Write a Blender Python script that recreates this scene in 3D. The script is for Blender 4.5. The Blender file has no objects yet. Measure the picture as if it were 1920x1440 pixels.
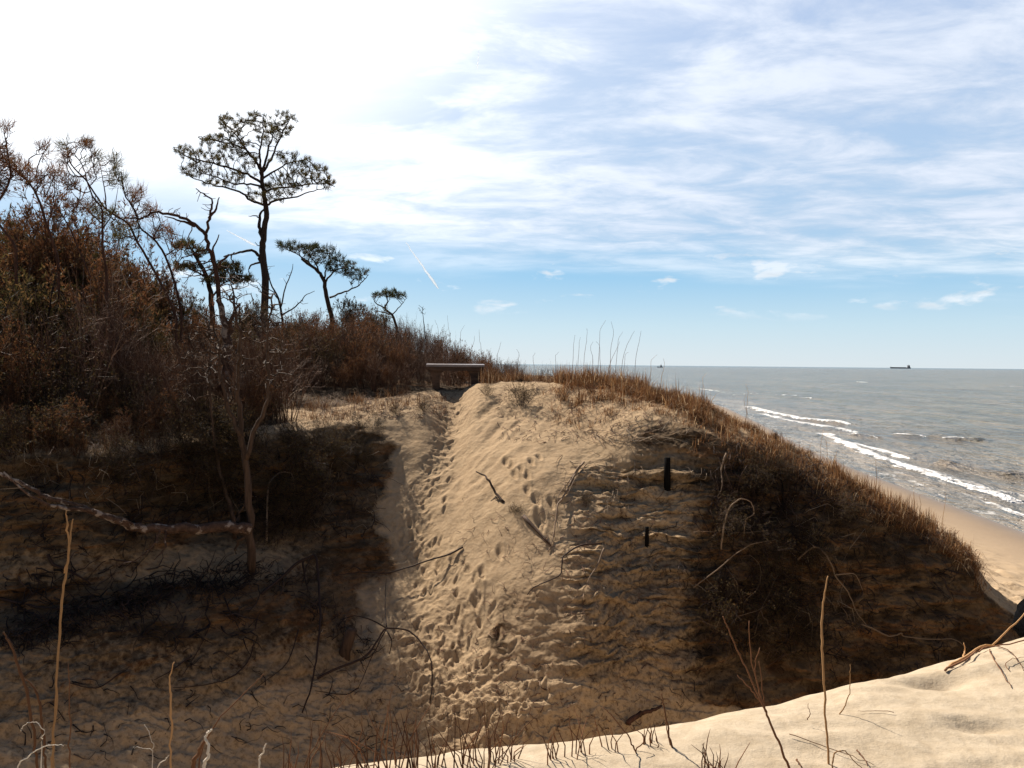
import bpy, math, random
import numpy as np
from mathutils import Vector, Matrix, Euler

rng = np.random.default_rng(7)
R = random.Random(11)
C = bpy.context.scene.collection
EYE = 7.0
F = 1440.0
PITCH, ROLL = math.radians(-1.49), math.radians(-0.54)
Mc = Euler((math.pi/2 + PITCH, ROLL, 0)).to_matrix()
MC = np.array(Mc)

def P(u, v, d):
    """photo coordinates + distance ahead -> world point"""
    c = np.array([(u-960)/F, -(v-720)/F, -1.0])
    w = MC @ c
    w = w * (d / w[1])
    w[2] += EYE
    return w
def proj(p):
    p = np.asarray(p, float) - np.array([0, 0, EYE])
    c = p @ MC            # = MC^T p
    return 960 - F*c[..., 0]/c[..., 2], 720 + F*c[..., 1]/c[..., 2]

# ------------------------------------------------------------------ helpers
def link(o, parent=None):
    C.objects.link(o)
    if parent: o.parent = parent
    return o
def tag(o, label=None, cat=None, group=None, kind=None):
    if label: o['label'] = label
    if cat: o['category'] = cat
    if group: o['group'] = group
    if kind: o['kind'] = kind
    return o
def empty(name, loc=(0, 0, 0)):
    o = bpy.data.objects.new(name, None); o.location = loc; o.empty_display_size = .1
    return link(o)
def mesh_np(name, verts, quads=None, tris=None, mat=None, parent=None, smooth=True, attrs=None):
    me = bpy.data.meshes.new(name)
    verts = np.asarray(verts, np.float32).reshape(-1, 3)
    q = np.zeros((0, 4), np.int32) if quads is None else np.asarray(quads, np.int32).reshape(-1, 4)
    t = np.zeros((0, 3), np.int32) if tris is None else np.asarray(tris, np.int32).reshape(-1, 3)
    me.vertices.add(len(verts)); me.vertices.foreach_set('co', verts.ravel())
    nl = q.size + t.size
    me.loops.add(nl); me.loops.foreach_set('vertex_index', np.concatenate([q.ravel(), t.ravel()]))
    npoly = len(q) + len(t)
    me.polygons.add(npoly)
    ls = np.concatenate([np.arange(len(q))*4, q.size + np.arange(len(t))*3]).astype(np.int32)
    me.polygons.foreach_set('loop_start', ls)
    me.polygons.foreach_set('use_smooth', np.full(npoly, smooth))
    me.update(calc_edges=True)
    if attrs:
        for k, a in attrs.items():
            at = me.attributes.new(k, 'FLOAT', 'POINT'); at.data.foreach_set('value', np.asarray(a, np.float32).ravel())
    if mat: me.materials.append(mat)
    o = bpy.data.objects.new(name, me)
    return link(o, parent)

class Geo:
    def __init__(s): s.v = []; s.q = []; s.t = []; s.n = 0
    def add(s, v, q=None, t=None):
        v = np.asarray(v, np.float32).reshape(-1, 3)
        s.v.append(v)
        if q is not None and len(q): s.q.append(np.asarray(q, np.int64).reshape(-1, 4) + s.n)
        if t is not None and len(t): s.t.append(np.asarray(t, np.int64).reshape(-1, 3) + s.n)
        s.n += len(v)
    def tube(s, pts, rad, sides=4, cap=False):
        pts = np.asarray(pts, float); n = len(pts)
        rad = np.broadcast_to(np.asarray(rad, float), (n,))
        tg = np.gradient(pts, axis=0); tg /= np.linalg.norm(tg, axis=1, keepdims=True) + 1e-9
        ref = np.array([0., 0, 1]) if abs(tg[:, 2]).mean() < .8 else np.array([1., 0, 0])
        a = np.cross(tg, ref); a /= np.linalg.norm(a, axis=1, keepdims=True) + 1e-9
        b = np.cross(tg, a)
        th = np.arange(sides)*2*math.pi/sides
        ring = pts[:, None] + rad[:, None, None]*(np.cos(th)[None, :, None]*a[:, None] + np.sin(th)[None, :, None]*b[:, None])
        i = np.arange(n-1)[:, None]*sides; j = np.arange(sides)[None]; k = (j+1) % sides
        q = np.stack([i+j, i+k, i+sides+k, i+sides+j], -1).reshape(-1, 4)
        V = ring.reshape(-1, 3); T = None
        if cap:
            V = np.vstack([V, pts[0], pts[-1]]); c0 = n*sides; T = []
            for m in range(sides):
                T.append([c0, (m+1) % sides, m]); T.append([c0+1, (n-1)*sides+m, (n-1)*sides+(m+1) % sides])
        s.add(V, q, T)
    def box(s, c, h, M=None):
        v = np.array([[x, y, z] for x in (-1, 1) for y in (-1, 1) for z in (-1, 1)], float)*np.array(h)
        if M is not None: v = v @ np.array(M).T
        s.add(v + np.array(c), [[0, 1, 3, 2], [4, 6, 7, 5], [0, 4, 5, 1], [2, 3, 7, 6], [0, 2, 6, 4], [1, 5, 7, 3]])
    def build(s, name, mat, parent=None, smooth=True):
        if not s.v: s.add([[0, 0, 0], [0, 0, .001], [0, .001, 0]], None, [[0, 1, 2]])
        return mesh_np(name, np.vstack(s.v), np.vstack(s.q) if s.q else None, np.vstack(s.t) if s.t else None, mat, parent, smooth)

_perm = np.random.default_rng(3).permutation(512).astype(np.int64)
_grad = np.random.default_rng(4).normal(size=(512, 3)); _grad /= np.linalg.norm(_grad, axis=1, keepdims=True)
def perlin(p):
    p = np.asarray(p, float); i = np.floor(p).astype(np.int64); f = p - i
    w = f*f*f*(f*(f*6-15)+10); out = np.zeros(p.shape[:-1])
    for dx in (0, 1):
        wx = w[..., 0] if dx else 1-w[..., 0]
        for dy in (0, 1):
            wy = w[..., 1] if dy else 1-w[..., 1]
            for dz in (0, 1):
                wz = w[..., 2] if dz else 1-w[..., 2]
                h = _perm[(_perm[(_perm[(i[..., 0]+dx) & 511] + i[..., 1]+dy) & 511] + i[..., 2]+dz) & 511]
                g = _grad[h]
                out += wx*wy*wz*(g[..., 0]*(f[..., 0]-dx)+g[..., 1]*(f[..., 1]-dy)+g[..., 2]*(f[..., 2]-dz))
    return out*1.6
def fbm(p, oct=4, seed=0):
    s = 0; a = 1; q = np.asarray(p, float) + seed*17.3
    for _ in range(oct):
        s = s + a*perlin(q); q = q*2.03 + 5.1; a *= .5
    return s
def sstep(a, b, x): t = np.clip((x-a)/(b-a), 0, 1); return t*t*(3-2*t)
def pchip(x, y, xq):
    x = np.asarray(x, float); y = np.asarray(y, float); xq = np.asarray(xq, float)
    h = np.diff(x); d = np.diff(y, axis=0)/h.reshape((-1,)+(1,)*(y.ndim-1))
    m = np.zeros_like(y)
    if len(x) > 2:
        a, b = d[:-1], d[1:]
        m[1:-1] = np.where(a*b > 0, 2*a*b/(a+b+1e-12*np.sign(a+b+1e-30)), 0)
    m[0] = d[0]; m[-1] = d[-1]
    k = np.clip(np.searchsorted(x, xq)-1, 0, len(x)-2)
    t = (xq-x[k])/h[k]; t = np.clip(t, 0, 1)
    sh = (-1,)+(1,)*(y.ndim-1); t = t.reshape(sh); hh = h[k].reshape(sh)
    return (2*t**3-3*t**2+1)*y[k]+(t**3-2*t**2+t)*hh*m[k]+(-2*t**3+3*t**2)*y[k+1]+(t**3-t**2)*hh*m[k+1]

# ------------------------------------------------------------------ materials
def mat(name):
    m = bpy.data.materials.new(name); m.use_nodes = True
    n = m.node_tree.nodes; l = m.node_tree.links
    b = n.get('Principled BSDF')
    return m, n, l, b
def ramp(n, pts):
    r = n.new('ShaderNodeValToRGB'); e = r.color_ramp.elements
    while len(e) < len(pts): e.new(.5)
    for k, (p, c) in enumerate(pts):
        e[k].position = p; e[k].color = (*c, 1) if len(c) == 3 else c
    return r
def noise(n, l, vec, scale, detail=5, rough=.55, dist=0):
    t = n.new('ShaderNodeTexNoise'); t.inputs['Scale'].default_value = scale
    t.inputs['Detail'].default_value = detail; t.inputs['Roughness'].default_value = rough
    t.inputs['Distortion'].default_value = dist
    if vec is not None: l.new(vec, t.inputs['Vector'])
    return t
def mapping(n, l, vec, scale=(1, 1, 1), rot=(0, 0, 0)):
    mp = n.new('ShaderNodeMapping'); mp.inputs['Scale'].default_value = scale; mp.inputs['Rotation'].default_value = rot
    l.new(vec, mp.inputs['Vector']); return mp.outputs[0]
def mixc(n, l, fac, a, b, mode='MIX'):
    m = n.new('ShaderNodeMix'); m.data_type = 'RGBA'; m.blend_type = mode
    for s, x in ((m.inputs[0], fac), (m.inputs[6], a), (m.inputs[7], b)):
        if isinstance(x, (int, float)): s.default_value = x
        elif isinstance(x, tuple): s.default_value = (*x, 1)
        else: l.new(x, s)
    return m.outputs[2]
def mth(n, l, op, a, b=None, clamp=False):
    m = n.new('ShaderNodeMath'); m.operation = op; m.use_clamp = clamp
    for s, x in ((m.inputs[0], a), (m.inputs[1], b)):
        if x is None: continue
        if isinstance(x, (int, float)): s.default_value = x
        else: l.new(x, s)
    return m.outputs[0]
def attr(n, name):
    a = n.new('ShaderNodeAttribute'); a.attribute_name = name; return a.outputs['Fac']

def sand_material(name, dry, pale, soil_and_shade=None, bump=.5):
    m, n, l, b = mat(name)
    co = n.new('ShaderNodeTexCoord').outputs['Object']
    n1 = noise(n, l, co, 1.3, 6); n2 = noise(n, l, co, 14, 5, .6); n3 = noise(n, l, co, 160, 3, .7)
    col = mixc(n, l, n1.outputs['Fac'], dry, pale)
    r2 = ramp(n, [(.35, (.72, .68, .62)), (.65, (1, 1, 1))]); l.new(n2.outputs['Fac'], r2.inputs[0])
    col = mixc(n, l, .6, col, r2.outputs[0], 'MULTIPLY')
    r3 = ramp(n, [(.3, (.6, .55, .5)), (.5, (1, 1, 1))]); l.new(n3.outputs['Fac'], r3.inputs[0])
    col = mixc(n, l, .35, col, r3.outputs[0], 'MULTIPLY')
    hsrc = n2.outputs['Fac']
    if soil_and_shade:
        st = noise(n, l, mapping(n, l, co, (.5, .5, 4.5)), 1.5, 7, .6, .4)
        rs = ramp(n, soil_and_shade); l.new(st.outputs['Fac'], rs.inputs[0])
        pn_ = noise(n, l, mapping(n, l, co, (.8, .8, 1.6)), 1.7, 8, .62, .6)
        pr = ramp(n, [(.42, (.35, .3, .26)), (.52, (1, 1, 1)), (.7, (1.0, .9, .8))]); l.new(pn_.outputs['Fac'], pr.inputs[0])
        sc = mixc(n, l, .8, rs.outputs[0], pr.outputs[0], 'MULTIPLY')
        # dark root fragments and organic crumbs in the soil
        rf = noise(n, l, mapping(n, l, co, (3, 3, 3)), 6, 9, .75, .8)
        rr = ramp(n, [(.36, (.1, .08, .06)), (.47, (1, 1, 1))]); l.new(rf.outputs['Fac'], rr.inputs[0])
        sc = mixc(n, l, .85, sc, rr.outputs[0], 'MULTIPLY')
        a = attr(n, 'soil_and_shade')  # exposed soil plus shade painted into the slopes
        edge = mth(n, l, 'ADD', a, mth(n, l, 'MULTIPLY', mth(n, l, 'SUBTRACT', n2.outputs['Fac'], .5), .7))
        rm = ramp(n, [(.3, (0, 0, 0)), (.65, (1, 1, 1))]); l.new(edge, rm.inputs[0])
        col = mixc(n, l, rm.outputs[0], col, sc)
        cr = attr(n, 'crumb_and_shade')
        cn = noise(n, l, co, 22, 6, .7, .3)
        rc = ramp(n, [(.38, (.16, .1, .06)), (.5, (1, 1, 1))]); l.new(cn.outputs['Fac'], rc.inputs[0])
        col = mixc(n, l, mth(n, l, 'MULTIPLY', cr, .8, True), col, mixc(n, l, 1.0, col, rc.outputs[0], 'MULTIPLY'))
    l.new(col, b.inputs['Base Color'])
    b.inputs['Roughness'].default_value = .95; b.inputs['Specular IOR Level'].default_value = .1
    h = mth(n, l, 'ADD', mth(n, l, 'MULTIPLY', n2.outputs['Fac'], 1.0), mth(n, l, 'MULTIPLY', n3.outputs['Fac'], .12))
    bp = n.new('ShaderNodeBump'); bp.inputs['Strength'].default_value = bump; bp.inputs['Distance'].default_value = .05
    l.new(h, bp.inputs['Height']); l.new(bp.outputs[0], b.inputs['Normal'])
    return m
M = {}
M['sand'] = sand_material('sand_soil_and_shade', (.37, .255, .152), (.45, .325, .20),
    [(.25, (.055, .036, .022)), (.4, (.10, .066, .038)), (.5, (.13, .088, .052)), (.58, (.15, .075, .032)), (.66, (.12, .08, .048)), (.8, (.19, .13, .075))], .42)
M['near'] = sand_material('dry_sand', (.42, .335, .235), (.50, .41, .30), None, .3)

def wood(name, c1, c2, scale=30, stretch=(1, 1, .12), rough=.85, streak=None):
    m, n, l, b = mat(name)
    co = n.new('ShaderNodeTexCoord').outputs['Object']
    n1 = noise(n, l, mapping(n, l, co, stretch), scale, 6, .65, .5)
    r = ramp(n, [(.35, c1), (.62, c2)]); l.new(n1.outputs['Fac'], r.inputs[0])
    col = r.outputs[0]
    if streak:
        n2 = noise(n, l, mapping(n, l, co, stretch), scale*.35, 5, .6, .3)
        r2 = ramp(n, [(.54, (0, 0, 0)), (.6, (1, 1, 1))]); l.new(n2.outputs['Fac'], r2.inputs[0])
        col = mixc(n, l, r2.outputs[0], col, streak)
    l.new(col, b.inputs['Base Color'])
    b.inputs['Roughness'].default_value = rough; b.inputs['Specular IOR Level'].default_value = .2
    bp = n.new('ShaderNodeBump'); bp.inputs['Strength'].default_value = .8; bp.inputs['Distance'].default_value = .01
    l.new(n1.outputs['Fac'], bp.inputs['Height']); l.new(bp.outputs[0], b.inputs['Normal'])
    return m
def leafy(name, cols, trans=.35, rough=.7):
    m, n, l, b = mat(name)
    g = n.new('ShaderNodeNewGeometry'); r = ramp(n, cols); l.new(g.outputs['Random Per Island'], r.inputs[0])
    oi = n.new('ShaderNodeObjectInfo')
    hs = n.new('ShaderNodeHueSaturation'); l.new(r.outputs[0], hs.inputs['Color'])
    l.new(mth(n, l, 'ADD', mth(n, l, 'MULTIPLY', oi.outputs['Random'], .5), .75), hs.inputs['Value'])
    l.new(hs.outputs[0], b.inputs['Base Color']); b.inputs['Roughness'].default_value = rough
    b.inputs['Specular IOR Level'].default_value = .15
    if trans:
        tr = n.new('ShaderNodeBsdfTranslucent'); l.new(hs.outputs[0], tr.inputs['Color'])
        mx = n.new('ShaderNodeMixShader'); mx.inputs[0].default_value = trans
        l.new(b.outputs[0], mx.inputs[1]); l.new(tr.outputs[0], mx.inputs[2])
        l.new(mx.outputs[0], n['Material Output'].inputs['Surface'])
    return m
M['twig'] = leafy('twig_bark', [(0, (.055, .026, .017)), (.5, (.11, .056, .034)), (.85, (.18, .095, .056)), (1, (.36, .26, .18))], 0)
M['twig_dark'] = leafy('dark_twig_bark', [(0, (.015, .01, .009)), (.6, (.035, .02, .015)), (1, (.09, .055, .04))], 0)
M['root'] = leafy('pale_root', [(0, (.07, .042, .025)), (.5, (.16, .10, .06)), (1, (.36, .28, .2))], 0)
M['rust'] = leafy('rusty_leaf', [(0, (.06, .025, .013)), (.4, (.12, .05, .023)), (.75, (.19, .082, .036)), (1, (.13, .09, .04))], .4)
M['olive'] = leafy('olive_leaf', [(0, (.035, .032, .012)), (.5, (.08, .06, .022)), (.8, (.12, .07, .03)), (1, (.18, .10, .04))], .35)
M['needle'] = leafy('pine_needle', [(0, (.035, .04, .012)), (.5, (.075, .065, .022)), (.85, (.12, .085, .03)), (1, (.19, .12, .045))], .35)
M['needle_green'] = leafy('dark_pine_needle', [(0, (.02, .03, .012)), (.6, (.045, .055, .02)), (1, (.11, .09, .035))], .3)
M['grass'] = leafy('dry_grass', [(0, (.06, .026, .012)), (.35, (.13, .058, .025)), (.7, (.22, .105, .042)), (.9, (.34, .20, .09)), (1, (.60, .48, .32))], .4)
M['grass_dark'] = leafy('dull_grass', [(0, (.05, .022, .012)), (.5, (.11, .05, .022)), (.85, (.19, .10, .045)), (1, (.40, .30, .19))], .35)
M['straw'] = leafy('tan_stalk', [(0, (.36, .19, .08)), (.6, (.45, .26, .12)), (1, (.55, .38, .2))], .2)
M['stalk_red'] = leafy('reddish_stalk', [(0, (.08, .035, .018)), (1, (.24, .11, .05))], .1)
M['pale'] = wood('bleached_wood', (.45, .36, .27), (.75, .66, .54), 40)
M['bark'] = wood('pine_bark', (.03, .018, .012), (.085, .05, .032), 26)
M['redbark'] = wood('flaking_red_bark', (.03, .014, .009), (.085, .038, .024), 24, (1, 1, .25), .85)
M['log'] = wood('weathered_log', (.035, .018, .012), (.10, .055, .035), 22, (1, 1, 1), .8, (.26, .2, .16))
M['bench'] = wood('bench_board', (.05, .03, .02), (.12, .07, .045), 12, (.25, 1, 1), .75)
M['bench_top'] = wood('weathered_grey_board', (.17, .135, .125), (.28, .24, .23), 12, (.2, 1, 1), .35)
M['char'] = wood('black_post_wood', (.003, .003, .003), (.010, .008, .007), 30)
M['cloth'] = wood('black_fabric', (.0015, .0015, .0018), (.005, .005, .006), 60, (1, 1, 1), .9)
M['cloth_pale'] = wood('pale_fabric', (.5, .5, .46), (.65, .63, .58), 60, (1, 1, 1), .9)
for k_ in ('char', 'cloth'): M[k_].node_tree.nodes['Principled BSDF'].inputs['Specular IOR Level'].default_value = .03
M['hull'] = wood('ship_hull_paint', (.10, .115, .14), (.13, .145, .17), .1, (1, 1, 1), .6)
M['super'] = wood('ship_grey_paint', (.14, .15, .17), (.2, .2, .22), .1, (1, 1, 1), .6)

# ------------------------------------------------------------------ terrain (the eroded dune across the gully)
KN = {  # photo column : (row, distance) from the gully floor up to the crest
 -900: [(1440,6.8),(1290,7.4),(1200,7.8),(1160,8.2),(1010,8.8),(870,9.2),(800,11.5)],
 -300: [(1440,6.8),(1290,7.4),(1200,7.9),(1160,8.3),(1010,8.9),(860,9.3),(800,11.5)],
 0:    [(1440,7.0),(1300,7.6),(1190,8.1),(1150,8.5),(1010,9.0),(850,9.5),(805,11.5)],
 200:  [(1440,7.3),(1300,8.0),(1175,8.5),(1110,9.1),(1000,9.5),(845,10.),(795,12.)],
 400:  [(1440,7.8),(1300,8.5),(1130,9.3),(1070,9.9),(980,10.6),(820,11.),(780,13.)],
 600:  [(1440,8.3),(1300,9.1),(1150,10.0),(1090,10.6),(980,11.5),(805,12.7),(770,13.8)],
 700:  [(1440,8.6),(1300,9.4),(1150,10.5),(1080,11.1),(955,12.0),(785,13.5),(752,14.6)],
 780:  [(1440,8.6),(1300,9.4),(1150,10.45),(1070,11.15),(935,12.3),(772,14.1),(738,15.3)],
 850:  [(1440,8.5),(1300,9.2),(1150,10.2),(1060,10.85),(900,12.45),(815,13.9),(740,15.6)],
 900:  [(1440,8.4),(1300,9.05),(1150,9.95),(1050,10.6),(900,12.0),(790,13.7),(722,15.4)],
 1000: [(1440,8.3),(1300,8.85),(1150,9.6),(1050,10.2),(900,11.4),(790,13.2),(718,15.)],
 1100: [(1440,8.4),(1300,8.9),(1150,9.5),(1050,10.1),(930,11.1),(803,12.6),(724,14.6)],
 1210: [(1440,8.7),(1300,9.3),(1150,10.),(1050,10.5),(950,11.1),(788,12.1),(742,13.9)],
 1400: [(1440,8.9),(1300,9.7),(1150,10.3),(1050,10.6),(950,10.9),(830,11.6),(798,12.8)],
 1600: [(1440,9.3),(1300,10.1),(1180,10.5),(1100,10.7),(1010,10.9),(938,11.3),(910,12.0)],
 1750: [(1440,9.5),(1300,10.3),(1200,10.6),(1130,10.8),(1060,11.),(1005,11.3),(985,11.9)],
 1820: [(1440,9.6),(1310,10.3),(1240,10.6),(1170,10.8),(1110,11.),(1055,11.2),(1035,11.6)],
 1860: [(1440,9.7),(1330,10.3),(1260,10.5),(1205,10.7),(1155,10.9),(1115,11.1),(1096,11.5)],
 1920: [(1440,9.8),(1350,10.3),(1290,10.5),(1240,10.7),(1195,10.9),(1163,11.1),(1143,11.5)],
 2100: [(1460,10.),(1430,10.3),(1400,10.5),(1370,10.7),(1350,10.9),(1335,11.1),(1320,11.5)],
 2700: [(1560,10.),(1540,10.3),(1530,10.5),(1500,10.7),(1480,10.9),(1460,11.1),(1440,11.5)]}
FAR = {  # photo column : (distance, height relative to the eye) behind the crest
 -900: [(16,-.4),(26,1.0),(60,1.5),(500,1.0)], -300: [(16,-.4),(26,1.0),(60,1.5),(500,1.0)],
 0: [(16,-.4),(27,1.1),(60,1.5),(500,.5)], 400: [(17,-.35),(28,1.3),(60,1.0),(500,-1)],
 620: [(17.5,-.35),(30,1.1),(60,.6),(500,-2)], 700: [(17.5,-.4),(31,.9),(60,.2),(500,-3)],
 780: [(18,-.4),(31,.5),(60,-.4),(500,-4)], 850: [(18,-.45),(30,-.1),(60,-1),(500,-5)], 1000: [(17.5,-.6),(30,-1.0),(60,-2),(500,-7)],
 1100: [(17,-.9),(30,-2.),(60,-4),(500,-8)], 1210: [(15.5,-1.3),(20,-4),(34,-6.8),(500,-9)],
 1400: [(14.2,-1.9),(18,-5),(30,-7.5),(500,-9)], 1600: [(13.2,-2.6),(17,-5.6),(30,-7.6),(500,-9)],
 1820: [(12.4,-3.6),(16,-6.3),(30,-7.8),(500,-9)], 2100: [(12.4,-5.8),(16,-7),(30,-7.8),(500,-9)],
 2700: [(12.4,-6.2),(16,-7),(30,-7.8),(500,-9)]}
ucol = np.concatenate([np.arange(-900, -60, 12), np.arange(-60, 1990, 2.4), np.arange(1990, 2700, 12)])
uk = sorted(KN); kd = []; kz = []
for u in uk:
    ds = []; zs = []
    for v, d in KN[u]:
        p = P(u, v, d); ds.append(d); zs.append(p[2]-EYE)
    ds = [ds[0]-2.6] + ds; zs = [zs[0]-.35] + zs
    kd.append(ds); kz.append(zs)
kd = pchip(uk, np.array(kd), ucol); kz = pchip(uk, np.array(kz), ucol)
fk = sorted(FAR)
fd = pchip(fk, np.array([[a for a, b in FAR[u]] for u in fk]), ucol); fz = pchip(fk, np.array([[b for a, b in FAR[u]] for u in fk]), ucol)
KD = np.concatenate([kd, fd], 1).T; KZ = np.concatenate([kz, fz], 1).T      # knots x columns
cnt = [16, 70, 80, 60, 110, 130, 80, 50, 60, 24, 20]
sq = np.concatenate([np.linspace(k, k+1, c, endpoint=False) for k, c in enumerate(cnt)] + [[len(cnt)]])
TD = pchip(np.arange(12), KD, sq); TZ = pchip(np.arange(12), KZ, sq)
NR, NC = TD.shape
U = np.broadcast_to(ucol, (NR, NC)); S = np.broadcast_to(sq[:, None], (NR, NC))
X = (U-960)/F*TD; Y = TD.copy(); Z = TZ.copy()
def vrow(x, y, z): return proj(np.stack([x, y, z+EYE], -1))[1]
V0 = vrow(X, Y, Z)
pos = np.stack([X, Y, Z], -1)
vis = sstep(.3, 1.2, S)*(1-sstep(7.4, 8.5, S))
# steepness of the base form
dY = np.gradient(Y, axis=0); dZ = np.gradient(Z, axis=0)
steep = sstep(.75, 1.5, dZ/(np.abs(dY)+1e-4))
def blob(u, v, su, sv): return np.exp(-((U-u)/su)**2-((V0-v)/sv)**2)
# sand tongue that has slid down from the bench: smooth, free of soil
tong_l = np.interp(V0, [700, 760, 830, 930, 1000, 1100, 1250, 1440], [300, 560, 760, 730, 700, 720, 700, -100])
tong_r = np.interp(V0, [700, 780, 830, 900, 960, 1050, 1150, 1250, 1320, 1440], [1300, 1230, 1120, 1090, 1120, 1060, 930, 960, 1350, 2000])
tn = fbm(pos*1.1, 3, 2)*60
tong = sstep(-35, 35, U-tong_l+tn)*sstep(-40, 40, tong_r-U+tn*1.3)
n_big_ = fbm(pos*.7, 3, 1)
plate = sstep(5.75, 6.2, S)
soil_and_shade = np.clip(1-np.maximum(tong, plate), 0, 1)  # exposed soil; its dark colour also paints deeper shade on the faces
soil_and_shade = soil_and_shade*(.75+.25*steep)
soil_and_shade = np.where(V0 > 1330, soil_and_shade*np.clip(1-(V0-1330)/160, .35, 1), soil_and_shade)
soil_and_shade *= 1 - .95*blob(1240, 960, 70, 35)
soil_and_shade *= 1 - .52*sstep(900, 980, U)*(1-sstep(1270, 1380, U))*sstep(800, 850, V0)
soil_and_shade = np.maximum(soil_and_shade, (.20+.16*n_big_)*sstep(1040, 1250, V0)*vis)  # lower path darkened: dimmer grazing light painted into the sand
soil_and_shade *= 1 - .35*sstep(1150, 1230, V0)*(1-sstep(640, 760, U)) - .45*sstep(-20, 40, V0-1010)*(1-sstep(1080, 1110, V0))*(1-sstep(500, 640, U))  # soil thinned at lower left; the rest paints shade into plain sand
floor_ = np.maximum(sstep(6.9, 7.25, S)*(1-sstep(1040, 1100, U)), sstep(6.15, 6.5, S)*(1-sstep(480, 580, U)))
soil_and_shade = np.maximum(soil_and_shade, floor_)
# --- relief
n_big = fbm(pos*.7, 3, 1); n_mid = fbm(pos*2.6, 4, 5); n_fine = fbm(pos*9, 3, 9)
rid = 1-np.abs(fbm(pos*np.array([1.6, 1.6, 2.6]), 4, 12))
Z2 = Z + vis*(.07*n_big + .02*n_mid*(1+soil_and_shade) )
out = vis*soil_and_shade*(.16*(rid-.7) + .07*fbm(pos*np.array([1.7, 2.2, 7.5]), 5, 20) + .03*n_fine)
strata = np.sin((Z+.12*n_big)*26+2*n_mid)*.012 + .022*perlin(np.stack([X*.5, Y*.5, Z*11], -1))
out += vis*soil_and_shade*steep*strata*1.6
Y2 = Y - out
# overhanging hollows under the root mats
Y2 += .75*blob(350, 925, 95, 48) + .35*blob(560, 900, 90, 40) + .3*blob(60, 900, 60, 30) + .35*blob(1450, 960, 70, 60) + .3*blob(1480, 1100, 90, 50) + .2*blob(1690, 1010, 60, 30)
# churned, trampled sand on the gully floor and path
lump = fbm(np.stack([X*1.7, Y*4.2, Z*4.2], -1), 4, 31); lr = 1-np.abs(lump)*1.6
chmask = sstep(1120, 1330, V0 + 25*n_big)*vis*(1-sstep(1330, 1500, U)) * (S < 4.2)
pathu = np.interp(V0, [735, 800, 860, 930, 1000, 1100, 1200, 1320], [862, 845, 825, 790, 780, 800, 850, 880])
pw = np.interp(V0, [735, 930, 1100, 1320], [16, 30, 75, 160])
pmask = np.exp(-((U-pathu)/pw)**2)*(V0 < 1340)*vis
Z2 += .05*chmask*lump + .035*chmask*fbm(np.stack([X*4, Y*9, Z*9], -1), 3, 37)
Z2 += pmask*(.034*(1-np.abs(fbm(pos*4.5, 4, 41)))**2 - .035)
# slide streaks on the lit shoulder of the slope
sm = np.exp(-((U-900-(840-V0)*.55)/85)**2)*sstep(720, 770, V0)*(1-sstep(900, 960, V0))
dirn = (U*.55+V0*.83); perp = (U*.83-V0*.55)
Z2 += .04*sm*fbm(np.stack([(U+V0*1.05)/22, (U-V0)/170, S*0], -1), 3, 44)
# plateau: litter ridges
Z2 += plate*vis*(.02*fbm(pos*np.array([5, 5, 5]), 4, 51) + .015*np.abs(n_fine))
# debris shelves right of the tongue
rb = sstep(1030, 1120, U)*(1-sstep(1290, 1400, U))*sstep(850, 900, V0)*(1-sstep(1200, 1300, V0))
Z2 += rb*(.07*fbm(pos*np.array([1.9, 3, 9]), 4, 57))
Y2 -= rb*.13*fbm(pos*np.array([1.8, 3, 8.5]), 5, 59)
crumb_and_shade = np.clip(floor_ + chmask*.5 + pmask*.15 + plate*vis*.45 + rb*.6 + .25*soil_and_shade, 0, 1)  # litter; the gully floor share also paints shade into the sand
X2 = X.copy()
# footprints
def ucol_i(u): return int(np.clip(np.searchsorted(ucol, u), 0, NC-1))
def srow(u, v):
    """index of the visible terrain row under photo point (u, v)"""
    c = ucol_i(u); col = VV[:, c]
    ok = np.where((col[:-1] >= v) & (col[1:] < v))[0]
    ok = ok[ok > 10]
    return (ok[0] if len(ok) else int(np.argmin(abs(col-v)))), c
VV = vrow(X2, Y2, Z2)
feet = []
fr = random.Random(5)
for v in np.arange(750, 1400, 6.0):
    pu = np.interp(v, [735, 800, 860, 930, 1000, 1100, 1200, 1320, 1400], [862, 845, 825, 795, 790, 815, 860, 890, 900])
    w = np.interp(v, [735, 930, 1100, 1320, 1400], [10, 38, 85, 190, 230])
    for _ in range(1 if v < 1000 else 2):
        feet.append((pu+fr.uniform(-w, w), v+fr.uniform(-4, 4), fr.uniform(.6, 1.05), fr.uniform(-.8, .8)))
for u, v in [(1012, 858), (998, 866), (977, 880), (967, 889), (989, 893), (1003, 937), (991, 920), (1010, 940), (1012, 965), (1017, 985), (1008, 975), (1036, 943), (958, 875), (950, 868), (940, 1038), (905, 1075), (900, 1110), (893, 1132), (900, 1160), (870, 1208), (1020, 975)]:
    feet.append((u, v, 1.25, .25))
for fu, fv, sc, an in feet:
    r, c = srow(fu, fv)
    cx, cy = X2[r, c], Y2[r, c]; r0, r1 = max(0, r-45), min(NR, r+45); c0, c1 = max(0, c-28), min(NC, c+28)
    dx = X2[r0:r1, c0:c1]-cx; dy = Y2[r0:r1, c0:c1]-cy
    a = math.cos(an)*dx+math.sin(an)*dy; b2 = -math.sin(an)*dx+math.cos(an)*dy
    q = np.sqrt((a/((.036+.012*np.clip(b2/.1, -1, 1))*sc))**2+(b2/(.092*sc))**2)
    Z2[r0:r1, c0:c1] += -.030*sc*(1-sstep(.4, 1.05, q)) + .011*sc*np.exp(-((q-1.35)/.35)**2)
idx = np.arange(NR*NC).reshape(NR, NC)
quads = np.stack([idx[:-1, :-1], idx[:-1, 1:], idx[1:, 1:], idx[1:, :-1]], -1).reshape(-1, 4)
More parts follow.
